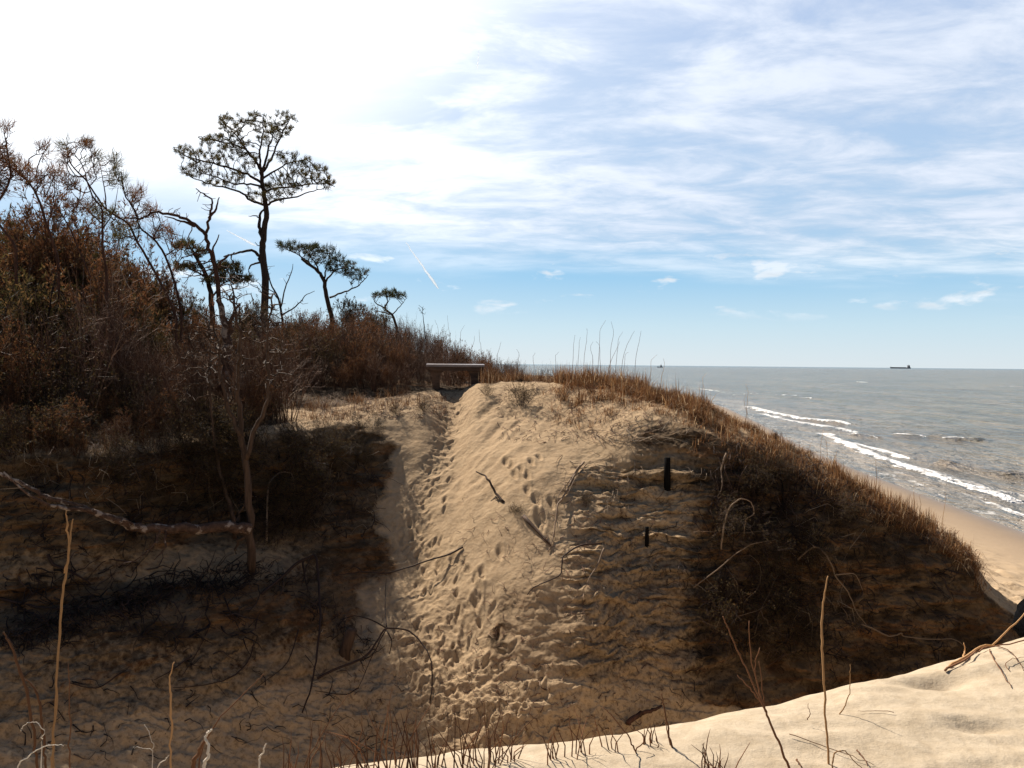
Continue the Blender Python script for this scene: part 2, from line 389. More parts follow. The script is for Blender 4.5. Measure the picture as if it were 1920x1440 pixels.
ground = mesh_np('ground', np.stack([X2, Y2, Z2+EYE], -1), quads, None, M['sand'], attrs={'soil_and_shade': soil_and_shade, 'crumb_and_shade': crumb_and_shade})
tag(ground, kind='structure')
VV = vrow(X2, Y2, Z2); NRM = np.cross(np.gradient(np.stack([X2, Y2, Z2], -1), axis=1), np.gradient(np.stack([X2, Y2, Z2], -1), axis=0))
NRM /= np.linalg.norm(NRM, axis=-1, keepdims=True)+1e-9
def surf(u, v, lift=0.):
    r, c = srow(u, v)
    p = np.array([X2[r, c], Y2[r, c], Z2[r, c]+EYE])
    return p + NRM[r, c]*lift
def gz(x, y):
    """terrain height under world x, y (behind the faces)"""
    u = 960 + x/y*F; c = ucol_i(u)
    k = np.searchsorted(sq, 5.9)
    return float(np.interp(y, Y[k:, c], Z2[k:, c]))+EYE

# ------------------------------------------------------------------ near dune the camera stands on
cre = [(-900, 1660, 2.8), (-400, 1620, 2.8), (0, 1560, 2.8), (400, 1495, 2.85), (640, 1443, 2.92), (960, 1402, 3.05), (1230, 1360, 3.2), (1440, 1316, 3.4), (1700, 1250, 3.75), (1920, 1193, 4.0), (2300, 1110, 4.5), (2900, 1060, 5.2)]
cp = np.array([P(*c) for c in cre])
gx = np.arange(-6, 9.01, .03); gy = np.concatenate([np.arange(-4, 1.5, .15), np.arange(1.5, 5.6, .025), np.arange(5.6, 9, .2)])
GX, GY = np.meshgrid(gx, gy)
yc = pchip(cp[:, 0], cp[:, 1], GX.ravel()).reshape(GX.shape); zc = pchip(cp[:, 0], cp[:, 2], GX.ravel()).reshape(GX.shape)
def neardune(GX, GY, yc, zc):
    t = GY-yc
    up = zc - .03*np.minimum(t*0, 0) + .05*np.clip(t, -3, 0)
    fall = .12*np.log1p(np.exp(np.clip(t/.12, -30, 30)))*.95
    q = np.stack([GX, GY, GX*0], -1)
    return up - fall + .035*fbm(q*.8, 3, 70) + .010*fbm(q*np.array([1.5, 7, 1]), 4, 73) + .006*fbm(q*9, 3, 75) + .004*np.sin(GY*38+4*fbm(q*1.3, 2, 77)) + .042 + .045*(1-sstep(.4, 2.2, GX))
GZ = neardune(GX, GY, yc, zc)
for (u_, v_, s_) in [(1745, 1288, .10), (1765, 1290, .06), (1830, 1380, .05), (1540, 1320, .05)]:
    p = P(u_, v_, 3.5); k = 3.5*(-(1.5))/(p[2]-EYE); p = P(u_, v_, k)
    GZ -= .035*np.exp(-((GX-p[0])/(s_*1.8))**2-((GY-p[1])/s_)**2)
gi = np.arange(GX.size).reshape(GX.shape)
nd = mesh_np('near_dune', np.stack([GX, GY, GZ], -1), np.stack([gi[:-1, :-1], gi[:-1, 1:], gi[1:, 1:], gi[1:, :-1]], -1).reshape(-1, 4), None, M['near'])
tag(nd, kind='structure')
def ndz(x, y): 
    i = int(np.clip(round((x+6)/.03), 0, len(gx)-1)); return float(np.interp(y, gy, GZ[:, i]))
def nsurf(u, v):
    """near dune point under a photo point (walk along the ray)"""
    for d in np.arange(1.2, 5, .01):
        p = P(u, v, d)
        if p[2] <= ndz(p[0], p[1]): return p
    return P(u, v, 4.15)

# ------------------------------------------------------------------ beach and sea
sy = [-200, 0, 34, 57, 98, 150, 210, 320, 500, 1200, 6000]; sx = [14, 20.5, 23, 25, 32, 38.5, 38, 18, -50, -480, -3000]
def shore(y): return pchip(sy, sx, y)
by = np.concatenate([np.arange(-30, 12, 3), np.arange(12, 60, .12), np.arange(60, 400, 1.5), np.arange(400, 3000, 40)])
bo = np.concatenate([np.arange(-6, 13, .12), np.arange(13, 60, 1.5)])      # metres inland of the waterline
BO, BY = np.meshgrid(bo, by); BX = shore(BY.ravel()).reshape(BY.shape)-BO
BZ = np.where(BO < 0, BO*.06, .055*BO) ; BZ = np.where(BO > 12, .66+.01*(BO-12), BZ)
q = np.stack([BX, BY, BX*0], -1)
wr = np.exp(-((BO-7.8)/2.3)**2)*(BY < 60)
BZ = BZ + .02*fbm(q*.5, 3, 81)*sstep(1, 5, BO) + wr*(.22*np.maximum(fbm(q*np.array([2.2, 1.4, 1]), 4, 83), 0)+.03*fbm(q*5, 3, 85))
bi = np.arange(BX.size).reshape(BX.shape)
m, n, l, b = mat('beach_sand')
co = n.new('ShaderNodeTexCoord').outputs['Object']
n1 = noise(n, l, co, .6, 6); wet = attr(n, 'inland'); wk = attr(n, 'wrack')
rw = ramp(n, [(.0, (.13, .095, .065)), (.22, (.26, .18, .11)), (.5, (.40, .28, .165))]); l.new(mth(n, l, 'ADD', mth(n, l, 'DIVIDE', wet, 12), mth(n, l, 'MULTIPLY', mth(n, l, 'SUBTRACT', n1.outputs['Fac'], .5), .12)), rw.inputs[0])
n2 = noise(n, l, mapping(n, l, co, (1, .6, 1)), 2.2, 8, .7, .5); r2 = ramp(n, [(.50, (0, 0, 0)), (.60, (1, 1, 1))]); l.new(n2.outputs['Fac'], r2.inputs[0])
col = mixc(n, l, mth(n, l, 'MULTIPLY', r2.outputs[0], mth(n, l, 'MULTIPLY', wk, .85)), rw.outputs[0], (.10, .06, .025))
l.new(col, b.inputs['Base Color']); rr = ramp(n, [(.02, (.12, .12, .12)), (.22, (.9, .9, .9))]); l.new(mth(n, l, 'DIVIDE', wet, 12), rr.inputs[0]); l.new(rr.outputs[0], b.inputs['Roughness'])
bp = n.new('ShaderNodeBump'); bp.inputs['Strength'].default_value = .3; bp.inputs['Distance'].default_value = .05
l.new(noise(n, l, co, 6, 5).outputs['Fac'], bp.inputs['Height']); l.new(bp.outputs[0], b.inputs['Normal'])
beach = mesh_np('beach', np.stack([BX, BY, BZ], -1), np.stack([bi[:-1, :-1], bi[1:, :-1], bi[1:, 1:], bi[:-1, 1:]], -1).reshape(-1, 4), None, m, attrs={'inland': np.clip(BO, 0, 50), 'wrack': wr})
tag(beach, kind='structure')

az = np.radians(np.concatenate([np.arange(-8, 6, .5), np.arange(6, 36, .055), np.arange(36, 100, .6)]))
dist = [22.]
while dist[-1] < 45000: dist.append(dist[-1]*(1.006 if dist[-1] < 400 else 1.02))
dist = np.array(dist)
A, D = np.meshgrid(az, dist); WX = np.sin(A)*D; WY = np.cos(A)*D
off = WX-shore(np.clip(WY, -199, 5999).ravel()).reshape(WX.shape)       # metres offshore
WZ = np.zeros_like(WX); nearw = np.exp(-D/420)
q = np.stack([off*.28, WY*.10, WX*0], -1)
wv = fbm(q, 3, 91); WZ += nearw*.14*wv*sstep(1, 9, off) + nearw*.05*fbm(np.stack([off*.9, WY*.4, WX*0], -1), 3, 95)*sstep(.5, 5, off)
foam = np.zeros_like(WX)
def wave(pts, amp, wid, fw, fstr, side=.0):
    """a breaker along photo points on the water plane: swell + foam"""
    global WZ, foam
    w = []
    for u, v in pts:
        p = P(u, v, 10.); k = -EYE/(p[2]-EYE); w.append((p[0]*k, 10.*k))
    best = np.full(WX.shape, 1e9); sgn = np.zeros_like(WX); tt = np.zeros_like(WX)
    sub = (D < 420)
    wx, wy = WX[sub], WY[sub]; bb = np.full(wx.shape, 1e9); ss = np.zeros_like(bb); tl = np.zeros_like(bb); tot = len(w)-1
    for i in range(tot):
        a = np.array(w[i]); c = np.array(w[i+1]); dv = c-a; L = np.hypot(*dv)
        t = np.clip(((wx-a[0])*dv[0]+(wy-a[1])*dv[1])/L**2, 0, 1)
        ex = wx-a[0]-t*dv[0]; ey = wy-a[1]-t*dv[1]; dd = np.hypot(ex, ey)
        m_ = dd < bb; bb[m_] = dd[m_]; ss[m_] = np.sign(dv[0]*ey-dv[1]*ex)[m_]; tl[m_] = ((i+t)/tot)[m_]
    jit = perlin(np.stack([wx*.8, wy*.35, wx*0], -1))*.6*wid
    fade = sstep(0, .12, tl)*(1-sstep(.85, 1, tl))
    WZ[sub] += amp*np.exp(-(bb/wid)**2)*fade
    no = perlin(np.stack([wx*1.5, wy*.6, wx*0], -1)); no2 = perlin(np.stack([wx*4, wy*2, wx*0+9], -1))
    f = (1-sstep(fw*.5, fw, np.abs(bb*ss+jit)+.35*fw*no2))*np.clip(.95+no*.7, 0, 1)*fstr
    f *= sstep(0, .04, tl)*(1-sstep(.96, 1, tl))
    foam[sub] = np.maximum(foam[sub], f)
wave([(1395, 762), (1440, 775), (1500, 787), (1560, 793), (1598, 798)], .35, 1.2, 1.1, 1)
wave([(1420, 776), (1480, 790), (1540, 800), (1610, 812)], .15, 1, .7, .9)
wave([(1600, 816), (1645, 822)], .2, .8, .45, .9)
wave([(1676, 816), (1700, 818), (1738, 820)], .3, 1.6, .6, 1.2)
wave([(1730, 820), (1790, 824), (1850, 829)], .3, 1.8, .1, .6)
wave([(1770, 824), (1808, 828)], .1, .8, .3, 1)
wave([(1540, 812), (1580, 830), (1640, 843), (1700, 861)], .12, .7, .75, .95)
wave([(1560, 825), (1620, 848), (1680, 875), (1740, 893), (1800, 912), (1860, 932), (1925, 948)], .18, .9, .65, .9)
wave([(1660, 862), (1720, 884), (1790, 900), (1860, 922), (1925, 938)], .12, .8, .9, .55)
wave([(1850, 943), (1890, 960), (1935, 975)], .05, .5, .3, .8)
wave([(1780, 920), (1850, 945)], .03, .4, .18, .6)
wave([(1750, 868), (1840, 880), (1930, 895)], .35, 1.3, .05, .3)
wave([(1330, 735), (1420, 738), (1370, 741)], .05, 1.5, .5, .6)
wave([(1310, 729), (1350, 734)], .05, 1.5, .9, .8)
for a_ in [(1400, 708, 1440), (1465, 711, 1500), (1605, 716, 1622), (1870, 724, 1925), (1195, 701, 1240), (1262, 703, 1315), (1525, 697, 1540), (1452, 741, 1500), (1505, 746, 1520)]:
    wave([(a_[0], a_[1]), ((a_[0]+a_[2])/2, a_[1]+.5), (a_[2], a_[1]+1)], .1, 3, 1.6 if a_[1] < 720 else .7, 1)
# swash film running up the sand
sw = (1-sstep(0, 7, off))*sstep(-2.5, 0, off)
foam = np.maximum(foam, sw*np.clip(.22+.5*fbm(np.stack([off*1.4, WY*.7, WX*0], -1), 4, 99), 0, .6))
WZ += .02 + .06*np.exp(-np.abs(off)/3)
WZ = np.where(off < 0, WZ+off*.02*0, WZ)
m, n, l, b = mat('sea_water')
co = n.new('ShaderNodeTexCoord').outputs['Object']
fo = attr(n, 'foam'); of = attr(n, 'shallow'); far = attr(n, 'far')
nw = noise(n, l, mapping(n, l, co, (.05, .02, 1)), 3, 6, .6, .3)
rwc = ramp(n, [(.3, (.112, .102, .062)), (.7, (.155, .12, .08))]); l.new(nw.outputs['Fac'], rwc.inputs[0])
col = mixc(n, l, of, rwc.outputs[0], (.20, .165, .125))
for sc_, st_ in (((.9, .30, 1), .55), ((.22, .06, 1), .5), ((.05, .012, 1), .4)):
    nn = noise(n, l, mapping(n, l, co, sc_, (0, 0, -.22)), 1.0, 4, .6, .3); rq = ramp(n, [(.36, (.55, .56, .55)), (.5, (1, 1, 1)), (.62, (1.35, 1.3, 1.25))]); l.new(nn.outputs['Fac'], rq.inputs[0])
    col = mixc(n, l, st_*1.4, col, rq.outputs[0], 'MULTIPLY')
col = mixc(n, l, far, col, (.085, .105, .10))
nf = noise(n, l, mapping(n, l, co, (1, .5, 1)), 3.5, 7, .75, .4)
fm = ramp(n, [(.35, (0, 0, 0)), (.72, (1, 1, 1))]); l.new(mth(n, l, 'MULTIPLY', fo, mth(n, l, 'ADD', .35, nf.outputs['Fac'])), fm.inputs[0])
col = mixc(n, l, fm.outputs[0], col, (.86, .84, .82))
l.new(col, b.inputs['Base Color'])
rr = mth(n, l, 'ADD', .16, mth(n, l, 'MULTIPLY', fm.outputs[0], .7), True); l.new(rr, b.inputs['Roughness'])
b.inputs['IOR'].default_value = 1.33; b.inputs['Specular IOR Level'].default_value = .16
w1 = noise(n, l, mapping(n, l, co, (.55, .22, 1), (0, 0, -.25)), 1.0, 5, .6, .2); w2 = noise(n, l, mapping(n, l, co, (2.2, 1.0, 1), (0, 0, -.25)), 1.3, 4, .6)
w3 = noise(n, l, mapping(n, l, co, (.06, .02, 1), (0, 0, -.2)), 1.0, 5, .6)
hh = mth(n, l, 'ADD', mth(n, l, 'ADD', mth(n, l, 'MULTIPLY', w1.outputs['Fac'], 1.1), mth(n, l, 'MULTIPLY', w2.outputs['Fac'], .25)), mth(n, l, 'MULTIPLY', w3.outputs['Fac'], 3.))
bp = n.new('ShaderNodeBump'); bp.inputs['Strength'].default_value = 1; bp.inputs['Distance'].default_value = 1.6
l.new(hh, bp.inputs['Height']); l.new(bp.outputs[0], b.inputs['Normal'])
wi = np.arange(WX.size).reshape(WX.shape)
sea = mesh_np('water', np.stack([WX, WY, WZ], -1), np.stack([wi[:-1, :-1], wi[:-1, 1:], wi[1:, 1:], wi[1:, :-1]], -1).reshape(-1, 4), None, m,
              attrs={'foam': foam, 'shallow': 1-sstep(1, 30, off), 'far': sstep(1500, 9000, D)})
tag(sea, kind='structure')

# ------------------------------------------------------------------ branching growth
def grow(skel, att, step, infl, kill, iters=60, up=.05, jit=.25, seed=1):
    """space colonisation from the given limbs; returns grown chains [(points, radii)] and tips"""
    r = np.random.default_rng(seed)
    nodes = []; par = []
    for pl in skel:
        pl = np.asarray(pl)
        for i in range(len(pl)-1):
            k = max(1, int(np.linalg.norm(pl[i+1]-pl[i])/step))
            for j in range(k): nodes.append(pl[i]+(pl[i+1]-pl[i])*j/k); par.append(-1)
        nodes.append(pl[-1]); par.append(-1)
    base = len(nodes); att = np.array(att); nodes = [np.array(x, float) for x in nodes]
    N = np.array(nodes); near = np.full(len(att), 1e9); who = np.zeros(len(att), int)
    new = np.arange(len(N))
    for it in range(iters):
        if len(att) == 0 or len(new) == 0: break
        dd = np.linalg.norm(att[:, None]-N[new][None], axis=2); k = dd.argmin(1); dm = dd[np.arange(len(att)), k]
        m = dm < near; near[m] = dm[m]; who[m] = new[k[m]]
        keep = near > kill
        att, near, who = att[keep], near[keep], who[keep]
        act = near < infl
        if not act.any():
            if len(near) == 0: break
            infl *= 1.5; new = np.array([], int) if infl > 50 else np.array([0]); continue
        ns = []; ps = []
        for w_ in np.unique(who[act]):
            a = att[act & (who == w_)]; dv_ = a-N[w_]; dv_ /= np.linalg.norm(dv_, axis=1, keepdims=True)+1e-9
            d_ = dv_.mean(0)+r.normal(size=3)*jit; d_[2] += up; d_ /= np.linalg.norm(d_)+1e-9
            ns.append(N[w_]+d_*step); ps.append(w_)
        new = np.arange(len(N), len(N)+len(ns)); N = np.vstack([N, ns]); par += ps
    n = len(N); kids = [[] for _ in range(n)]
    for i in range(base, n): kids[par[i]].append(i)
    size = np.ones(n)
    for i in range(n-1, base-1, -1): size[par[i]] += size[i]
    chains = []; tips = []
    starts = [(par[i], i) for b_ in range(base) for i in kids[b_]]
    while starts:
        p_, i = starts.pop(); ch = [p_, i]
        while kids[i]:
            ks = sorted(kids[i], key=lambda q_: -size[q_])
            for k_ in ks[1:]: starts.append((i, k_))
            i = ks[0]; ch.append(i)
        chains.append((N[ch], size[ch])); tips.append((N[ch[-1]], N[ch[-1]]-N[ch[-2]]))
        if len(ch) > 3:
            for q_ in ch[2:-1:2]: 
                if size[q_] < 6: tips.append((N[q_], N[ch[-1]]-N[ch[0]]))
    return chains, tips
def blobs_att(blobs, d, dr, dens, seed=1):
    r = np.random.default_rng(seed); out = []
    for u, v, ru, rv in blobs:
        k = int(ru*rv*dens)+1
        for _ in range(k):
            q_ = r.normal(size=3); q_ /= np.linalg.norm(q_); q_ *= r.uniform(.25, 1)**.5
            out.append(P(u+q_[0]*ru, v+q_[1]*rv, d+q_[2]*dr*min(1, ru/30)))
    return out
def tufts(geo, tips, nn, ln, wd, seed=1, spread=.9, upb=.5):
    r = np.random.default_rng(seed)
    T = np.array([t[0] for t in tips]); Dn = np.array([t[1] for t in tips]); Dn /= np.linalg.norm(Dn, axis=1, keepdims=True)+1e-9
    k = len(T)
    dirs = Dn[:, None]*.8 + r.normal(size=(k, nn, 3))*spread*.6; dirs[..., 2] += upb
    dirs /= np.linalg.norm(dirs, axis=2, keepdims=True)
    base = T[:, None] + r.normal(size=(k, nn, 3))*ln*.18
    L_ = ln*r.uniform(.6, 1.15, (k, nn, 1)); side = np.cross(dirs, r.normal(size=(k, nn, 3))); side /= np.linalg.norm(side, axis=2, keepdims=True)+1e-9
    a = base-side*wd/2; b = base+side*wd/2; c = base+dirs*L_
    V = np.stack([a, b, c], 2).reshape(-1, 3)
    geo.add(V, None, np.arange(len(V)).reshape(-1, 3))
def wob(pts, amp, sub=4, seed=0):
    pts = np.asarray(pts, float); t = np.linspace(0, len(pts)-1, (len(pts)-1)*sub+1)
    q_ = pchip(np.arange(len(pts)), pts, t) if len(pts) > 2 else pts[0]+(pts[-1]-pts[0])*(t/(len(pts)-1))[:, None]
    r = np.random.default_rng(seed); nz = r.normal(size=q_.shape)*amp; nz[0] = 0
    return q_+nz
def tree(name, label, cat, group, d, trunk, limbs, blobs, dr, dens, step, needle, bark, ndl=None, tr=.1, lr=.04, seed=1, tip=.006, kill=None, up=.05, dd=None, flat=None):
    r = random.Random(seed)
    root_p = P(*trunk[0][:2], d); root = empty(name, root_p); tag(root, label, cat, group)
    off = np.array(root_p)
    tp = [P(u, v, d) for u, v in trunk]; tp = [tp[0]+np.array([0, 0, -.5])] + tp
    tp = wob(tp, tr*.12, 4, seed)
    g = Geo(); g.tube(tp-off, np.linspace(tr*1.1, tr*.45, len(tp)), 8)
    sk = [tp[len(tp)//2:]] if limbs else [tp]
    g.build('trunk', M[bark], root)
    g = Geo()
    for i, lm in enumerate(limbs):
        dz = r.uniform(-1, 1)*dr*.6; k = len(lm)-1
        pl = wob([P(u, v, d+dz*j/k) for j, (u, v) in enumerate(lm)], lr*.3, 4, seed+i)
        g.tube(pl-off, np.linspace(lr*r.uniform(.8, 1.1), lr*.25, len(pl)), 5); sk.append(pl)
    ch, tips = grow(sk, blobs_att(blobs, d, dr, dens, seed), step, step*9, kill or step*1.3, 70, up, .22, seed) if blobs else ([], [])
    for pts, sz in ch: g.tube(pts-off, np.minimum(tip*sz**.42, lr*.8), 3)
    g.build('branches', M[bark], root)
    if ndl and tips:
        g = Geo(); tufts(g, [(t[0]-off, t[1]) for t in tips], *ndl, seed=seed); g.build('crown', M[needle], root)
    return root, len(tips)

# main pine
pn_limbs = [[(497,385),(470,375),(455,362),(425,352),(395,345),(365,335),(345,325)],[(492,345),(470,330),(440,318),(405,308),(370,300),(335,285),(325,275)],
 [(490,320),(478,300),(462,280),(450,262),(430,240),(412,222)],[(490,318),(486,295),(490,270),(493,245),(495,215)],[(490,325),(508,300),(520,270),(535,240),(545,222)],
 [(492,335),(515,320),(545,305),(575,300)],[(497,360),(520,352),(550,350),(580,345),(610,345),(628,350)],[(498,385),(520,375),(550,370),(580,360),(608,352)],
 [(493,350),(470,345),(440,345),(400,330),(370,322)],[(492,330),(500,290),(510,260),(515,235)],[(462,280),(440,272),(400,262),(370,258)]]
pn_blobs = [(430,232,30,20),(480,225,32,18),(530,232,26,26),(400,262,36,14),(348,282,28,14),(368,322,38,14),(400,298,36,14),(440,270,34,26),(505,250,36,24),(545,300,44,14),
 (592,328,36,22),(560,335,45,20),(535,352,50,16),(478,368,24,12),(515,368,28,12),(440,328,36,14),(615,345,20,14),(410,345,34,9),(470,300,24,18)]
tree('pine_tree', 'tallest pine, open spreading crown on a long bare trunk against the sky', 'tree', 'pines on the dune skyline', 28,
     [(497,610),(497,520),(493,470),(495,440),(499,400),(497,375),(492,340),(490,318)], pn_limbs, pn_blobs, 1.5, .075, .11, 'needle', 'bark', (24, .17, .018), .14, .05, 5, .0065, up=.08, kill=.13)
pine = bpy.data.objects['pine_tree']; off = np.array(pine.location)
g = Geo()
for pl, r0 in (([(490,492),(484,478),(472,470),(455,472),(440,476),(420,481)], .07), ([(488,492),(472,496),(466,506),(469,516)], .04), ([(488,410),(478,404),(466,406)], .03), ([(494,462),(484,460),(478,455)], .025), ([(493,446),(486,425),(487,405),(497,390)], .08)):
    p_ = wob([P(u, v, 28.) for u, v in pl], .01, 4, 3); g.tube(p_-off, np.linspace(r0, r0*.35, len(p_)), 6)
g.build('dead_limb', M['bark'], pine)
tree('pine_tree', 'leaning flat-topped pine, second tallest, just right of the tall pine', 'tree', 'pines on the dune skyline', 32,
     [(622,600),(612,555),(607,525),(598,510),(580,497),(565,485)], [[(610,530),(620,515),(640,503),(662,500)],[(618,558),(640,550),(665,540),(680,528),(692,515)],[(598,510),(590,490),(572,470)],[(590,502),(560,478),(535,466)],[(608,522),(612,500),(618,480)]],
     [(540,462,24,12),(575,470,34,15),(608,484,36,18),(640,500,34,17),(662,512,22,12),(595,466,36,10),(684,508,12,9),(528,458,12,7)], 1.2, .22, .11, 'needle_green', 'bark', (19, .20, .020), .10, .045, 8, .006, .15)
tree('pine_tree', 'small umbrella pine, lowest of the skyline pines, furthest along the ridge', 'tree', 'pines on the dune skyline', 36,
     [(744,620),(735,590),(722,578),(728,565)], [[(735,590),(750,575),(762,560)],[(722,578),(705,568),(698,556)],[(735,590),(712,584),(700,580)]],
     [(714,552,20,7),(744,556,22,7),(730,549,24,6)], 1.0, .6, .10, 'needle_green', 'bark', (20, .19, .020), .07, .035, 9, .006, .14)
tree('pine_tree', 'dark low pine with a layered crown behind the bare dead tree', 'tree', 'pines on the dune skyline', 25,
     [(400,620),(396,560),(388,520),(372,490),(362,470)], [[(396,560),(420,530),(445,520)],[(388,520),(350,500),(330,490)],[(388,520),(410,505),(430,500)]],
     [(348,462,26,12),(372,474,18,10),(425,505,34,14),(448,524,28,9),(405,525,28,9),(345,500,30,9)], 1.1, .30, .10, 'needle', 'bark', (20, .18, .022), .10, .04, 10, .006, .11)

# tall needle-tipped saplings leaning up from the thicket, left
L1 = [(330,600),(283,497),(257,453),(240,420),(200,393),(180,367),(163,340),(133,307),(123,272)]
L2 = [(200,520),(192,457),(192,397),(173,367),(160,330)]
L3 = [(110,500),(87,420),(75,380),(60,350),(33,323),(7,303),(-20,290)]
L4 = [(340,590),(310,480),(287,447),(263,427),(253,397),(233,360),(228,323)]
L5 = [(170,520),(123,413),(100,380),(70,357),(43,340)]
L6 = [(30,470),(-10,400),(20,330),(10,260)]
sapl = [(L3, [L5], [(60,335,34,20),(20,315,30,22),(80,285,16,16),(100,330,20,16),(-5,350,25,20)], 12.0, 'bare needle-tipped sapling nearest the left edge, leaning over the rusty thicket'),
        (L2, [[(192,420),(150,380),(128,350)], [(192,430),(215,390),(222,350)]], [(125,300,14,22),(160,275,16,14),(130,345,20,16),(150,390,26,16),(175,330,14,16)], 12.6, 'needle-tipped sapling with an upright stem above the rounded rusty bush'),
        (L1, [[(257,453),(262,420),(240,370),(216,330)], [(200,393),(195,350),(188,310)]], [(215,305,18,14),(160,270,12,12),(183,300,12,16),(120,275,14,12),(220,340,20,16),(195,400,30,20),(230,440,24,20)], 13.2, 'long curved sapling with needle tufts, arching up to the left'),
        (L4, [[(287,447),(300,420),(295,395)], [(310,480),(340,455),(345,430)]], [(255,370,18,22),(280,400,18,18),(300,440,24,18),(250,420,16,14)], 13.8, 'bare brown sapling between the needle-tipped saplings and the dead tree'),
        (L6, [], [(15,245,10,16),(0,290,22,26),(-15,330,20,30)], 11.6, 'tallest sapling tip rising at the left edge above the thicket')]
for i, (tk, lm, bb, d_, lab) in enumerate(sapl):
    tree('sapling', lab, 'tree', 'saplings above the left thicket', d_, tk, lm, bb, .6, .13, .07, 'rust' if i != 2 else 'needle', 'redbark', (14, .19, .009), .022, .012, 20+i, .0036, up=.14, kill=.085)
# dead tree and bare scrub
def bare(name, label, cat, d_, stems, r0, tw=(), dens=.02, seed=1, matn='bark', group=None, step=.09, dr=.35, tip=.0045):
    p0 = P(*stems[0][0], d_); root = empty(name, p0); tag(root, label, cat, group); off = np.array(p0); g = Geo(); sk = []
    for i, s_ in enumerate(stems):
        pl = wob([P(u, v, d_) for u, v in s_], r0*.25, 4, seed+i); rr_ = r0 if i == 0 else r0*.6
        if i == 0: pl = np.vstack([pl[0]-[0, 0, .3], pl])
        gg = g
        if i == 0: gg = Geo()
        gg.tube(pl-off, np.linspace(rr_, rr_*.3, len(pl)), 7, True); sk.append(pl)
        if i == 0: gg.build('trunk', M[matn], root)
    if tw:
        ch, _ = grow(sk, blobs_att(tw, d_, dr, dens, seed), step, step*9, step*1.4, 60, .1, .3, seed)
        for pts, sz in ch: g.tube(pts-off, np.minimum(tip*sz**.45, r0*.5), 3)
    g.build('branches', M[matn], root); return root
bare('dead_tree', 'dead leafless tree whose crooked limb reaches left across the sky', 'tree', 13.5,
     [[(430,650),(415,580),(405,505),(395,475),(385,440),(365,420),(340,408),(310,400),(290,397),(265,410),(245,410)], [(385,440),(392,410),(398,385),(385,365),(368,355)], [(392,410),(405,392),(410,368)], [(365,424),(340,414),(308,407)], [(405,505),(425,480),(440,476)], [(408,520),(400,470),(412,440)]],
     .045, [(385,380,22,26),(405,385,10,20),(330,395,26,12),(290,395,20,8),(420,500,30,30),(360,500,40,40),(440,540,30,30)], .06, 31, 'redbark')
bare('bare_tree', 'small leafless forked tree between the two tallest pines', 'tree', 20,
     [[(530,600),(522,560),(507,530),(500,500)], [(527,575),(535,540),(546,512),(550,495)], [(524,565),(512,548),(490,535)], [(530,590),(560,570),(572,555),(590,545)]], .035, [(510,510,14,22),(540,525,18,20),(570,565,20,14),(585,550,10,10)], .03, 33, 'bark', None, .1)
bare('bare_tree', 'fine pale leafless sapling on the ridge right of the umbrella pine', 'tree', 22,
     [[(800,650),(795,610),(792,580)]], .018, [(790,580,14,13)], .22, 35, 'bark', None, .07, .3, .004)
bare('snag', 'split dead trunk standing in the thicket below the dead tree', 'dead trunk', 12.6,
     [[(425,700),(425,640),(418,590),(410,555)], [(425,650),(432,610),(445,570)]], .10, (), 0, 37, 'log')
# tree in the gully with its long fallen limb
bare('gully_tree', 'red-barked forking tree rooted in the dark bank of the gully', 'tree', 10.1,
     [[(472,1035),(468,985),(463,900),(456,830),(448,760),(446,700),(450,640),(440,570)], [(462,860),(480,800),(498,765),(503,720),(500,640),(512,560)], [(455,820),(430,770),(415,700),(405,620)], [(470,1010),(445,985),(450,960),(462,950)], [(470,1000),(452,1010),(440,1035)]],
     .058, [(400,640,70,60),(500,600,50,60),(450,560,60,50),(430,700,60,60),(520,680,40,50)], .035, 41, 'bark', None, .08, .9, .0035)
bare('crooked_tree', 'thin crooked trunk standing left of the red-barked gully tree', 'tree', 10.6,
     [[(440,975),(425,930),(412,880),(402,830),(396,780),(394,700),(392,620)], [(402,840),(385,830),(380,815)]], .032, [(390,640,50,70),(350,700,50,60)], .035, 43, 'bark', None, .08, .7, .0035)
g = Geo(); lg = [P(u, v, d_) for u, v, d_ in ((-30, 868, 8.9), (0, 888, 8.9), (60, 918, 8.95), (110, 940, 9.0), (170, 955, 9.1), (215, 975, 9.2), (260, 988, 9.4), (330, 992, 9.6), (400, 988, 9.8), (468, 992, 10.0))]
off = np.array(lg[-1]); root = empty('fallen_log', off); tag(root, 'long fallen grey limb lying across the shaded bank on the left', 'log')
pl = wob(lg, .012, 5, 3); g.tube(pl-off, np.interp(np.linspace(0, 1, len(pl)), [0, .4, .75, 1], [.015, .032, .06, .075]), 8, True); g.build('trunk', M['log'], root)
for a_, r0 in (([(175, 958, 9.05), (110, 950, 8.95), (60, 930, 8.8), (10, 885, 8.7)], .03), ([(300, 995, 9.4), (290, 1020, 9.3), (250, 1050, 9.2), (220, 1060, 9.1)], .014), ([(310, 995, 9.5), (308, 1030, 9.4), (287, 1048, 9.3)], .016), ([(250, 985, 9.3), (232, 975, 9.1), (222, 978, 9.)], .015)):
    g = Geo(); pl = wob([P(*q_) for q_ in a_], .01, 4, 5); g.tube(pl-off, np.linspace(r0, r0*.3, len(pl)), 6, True); g.build('branch', M['log'], root)

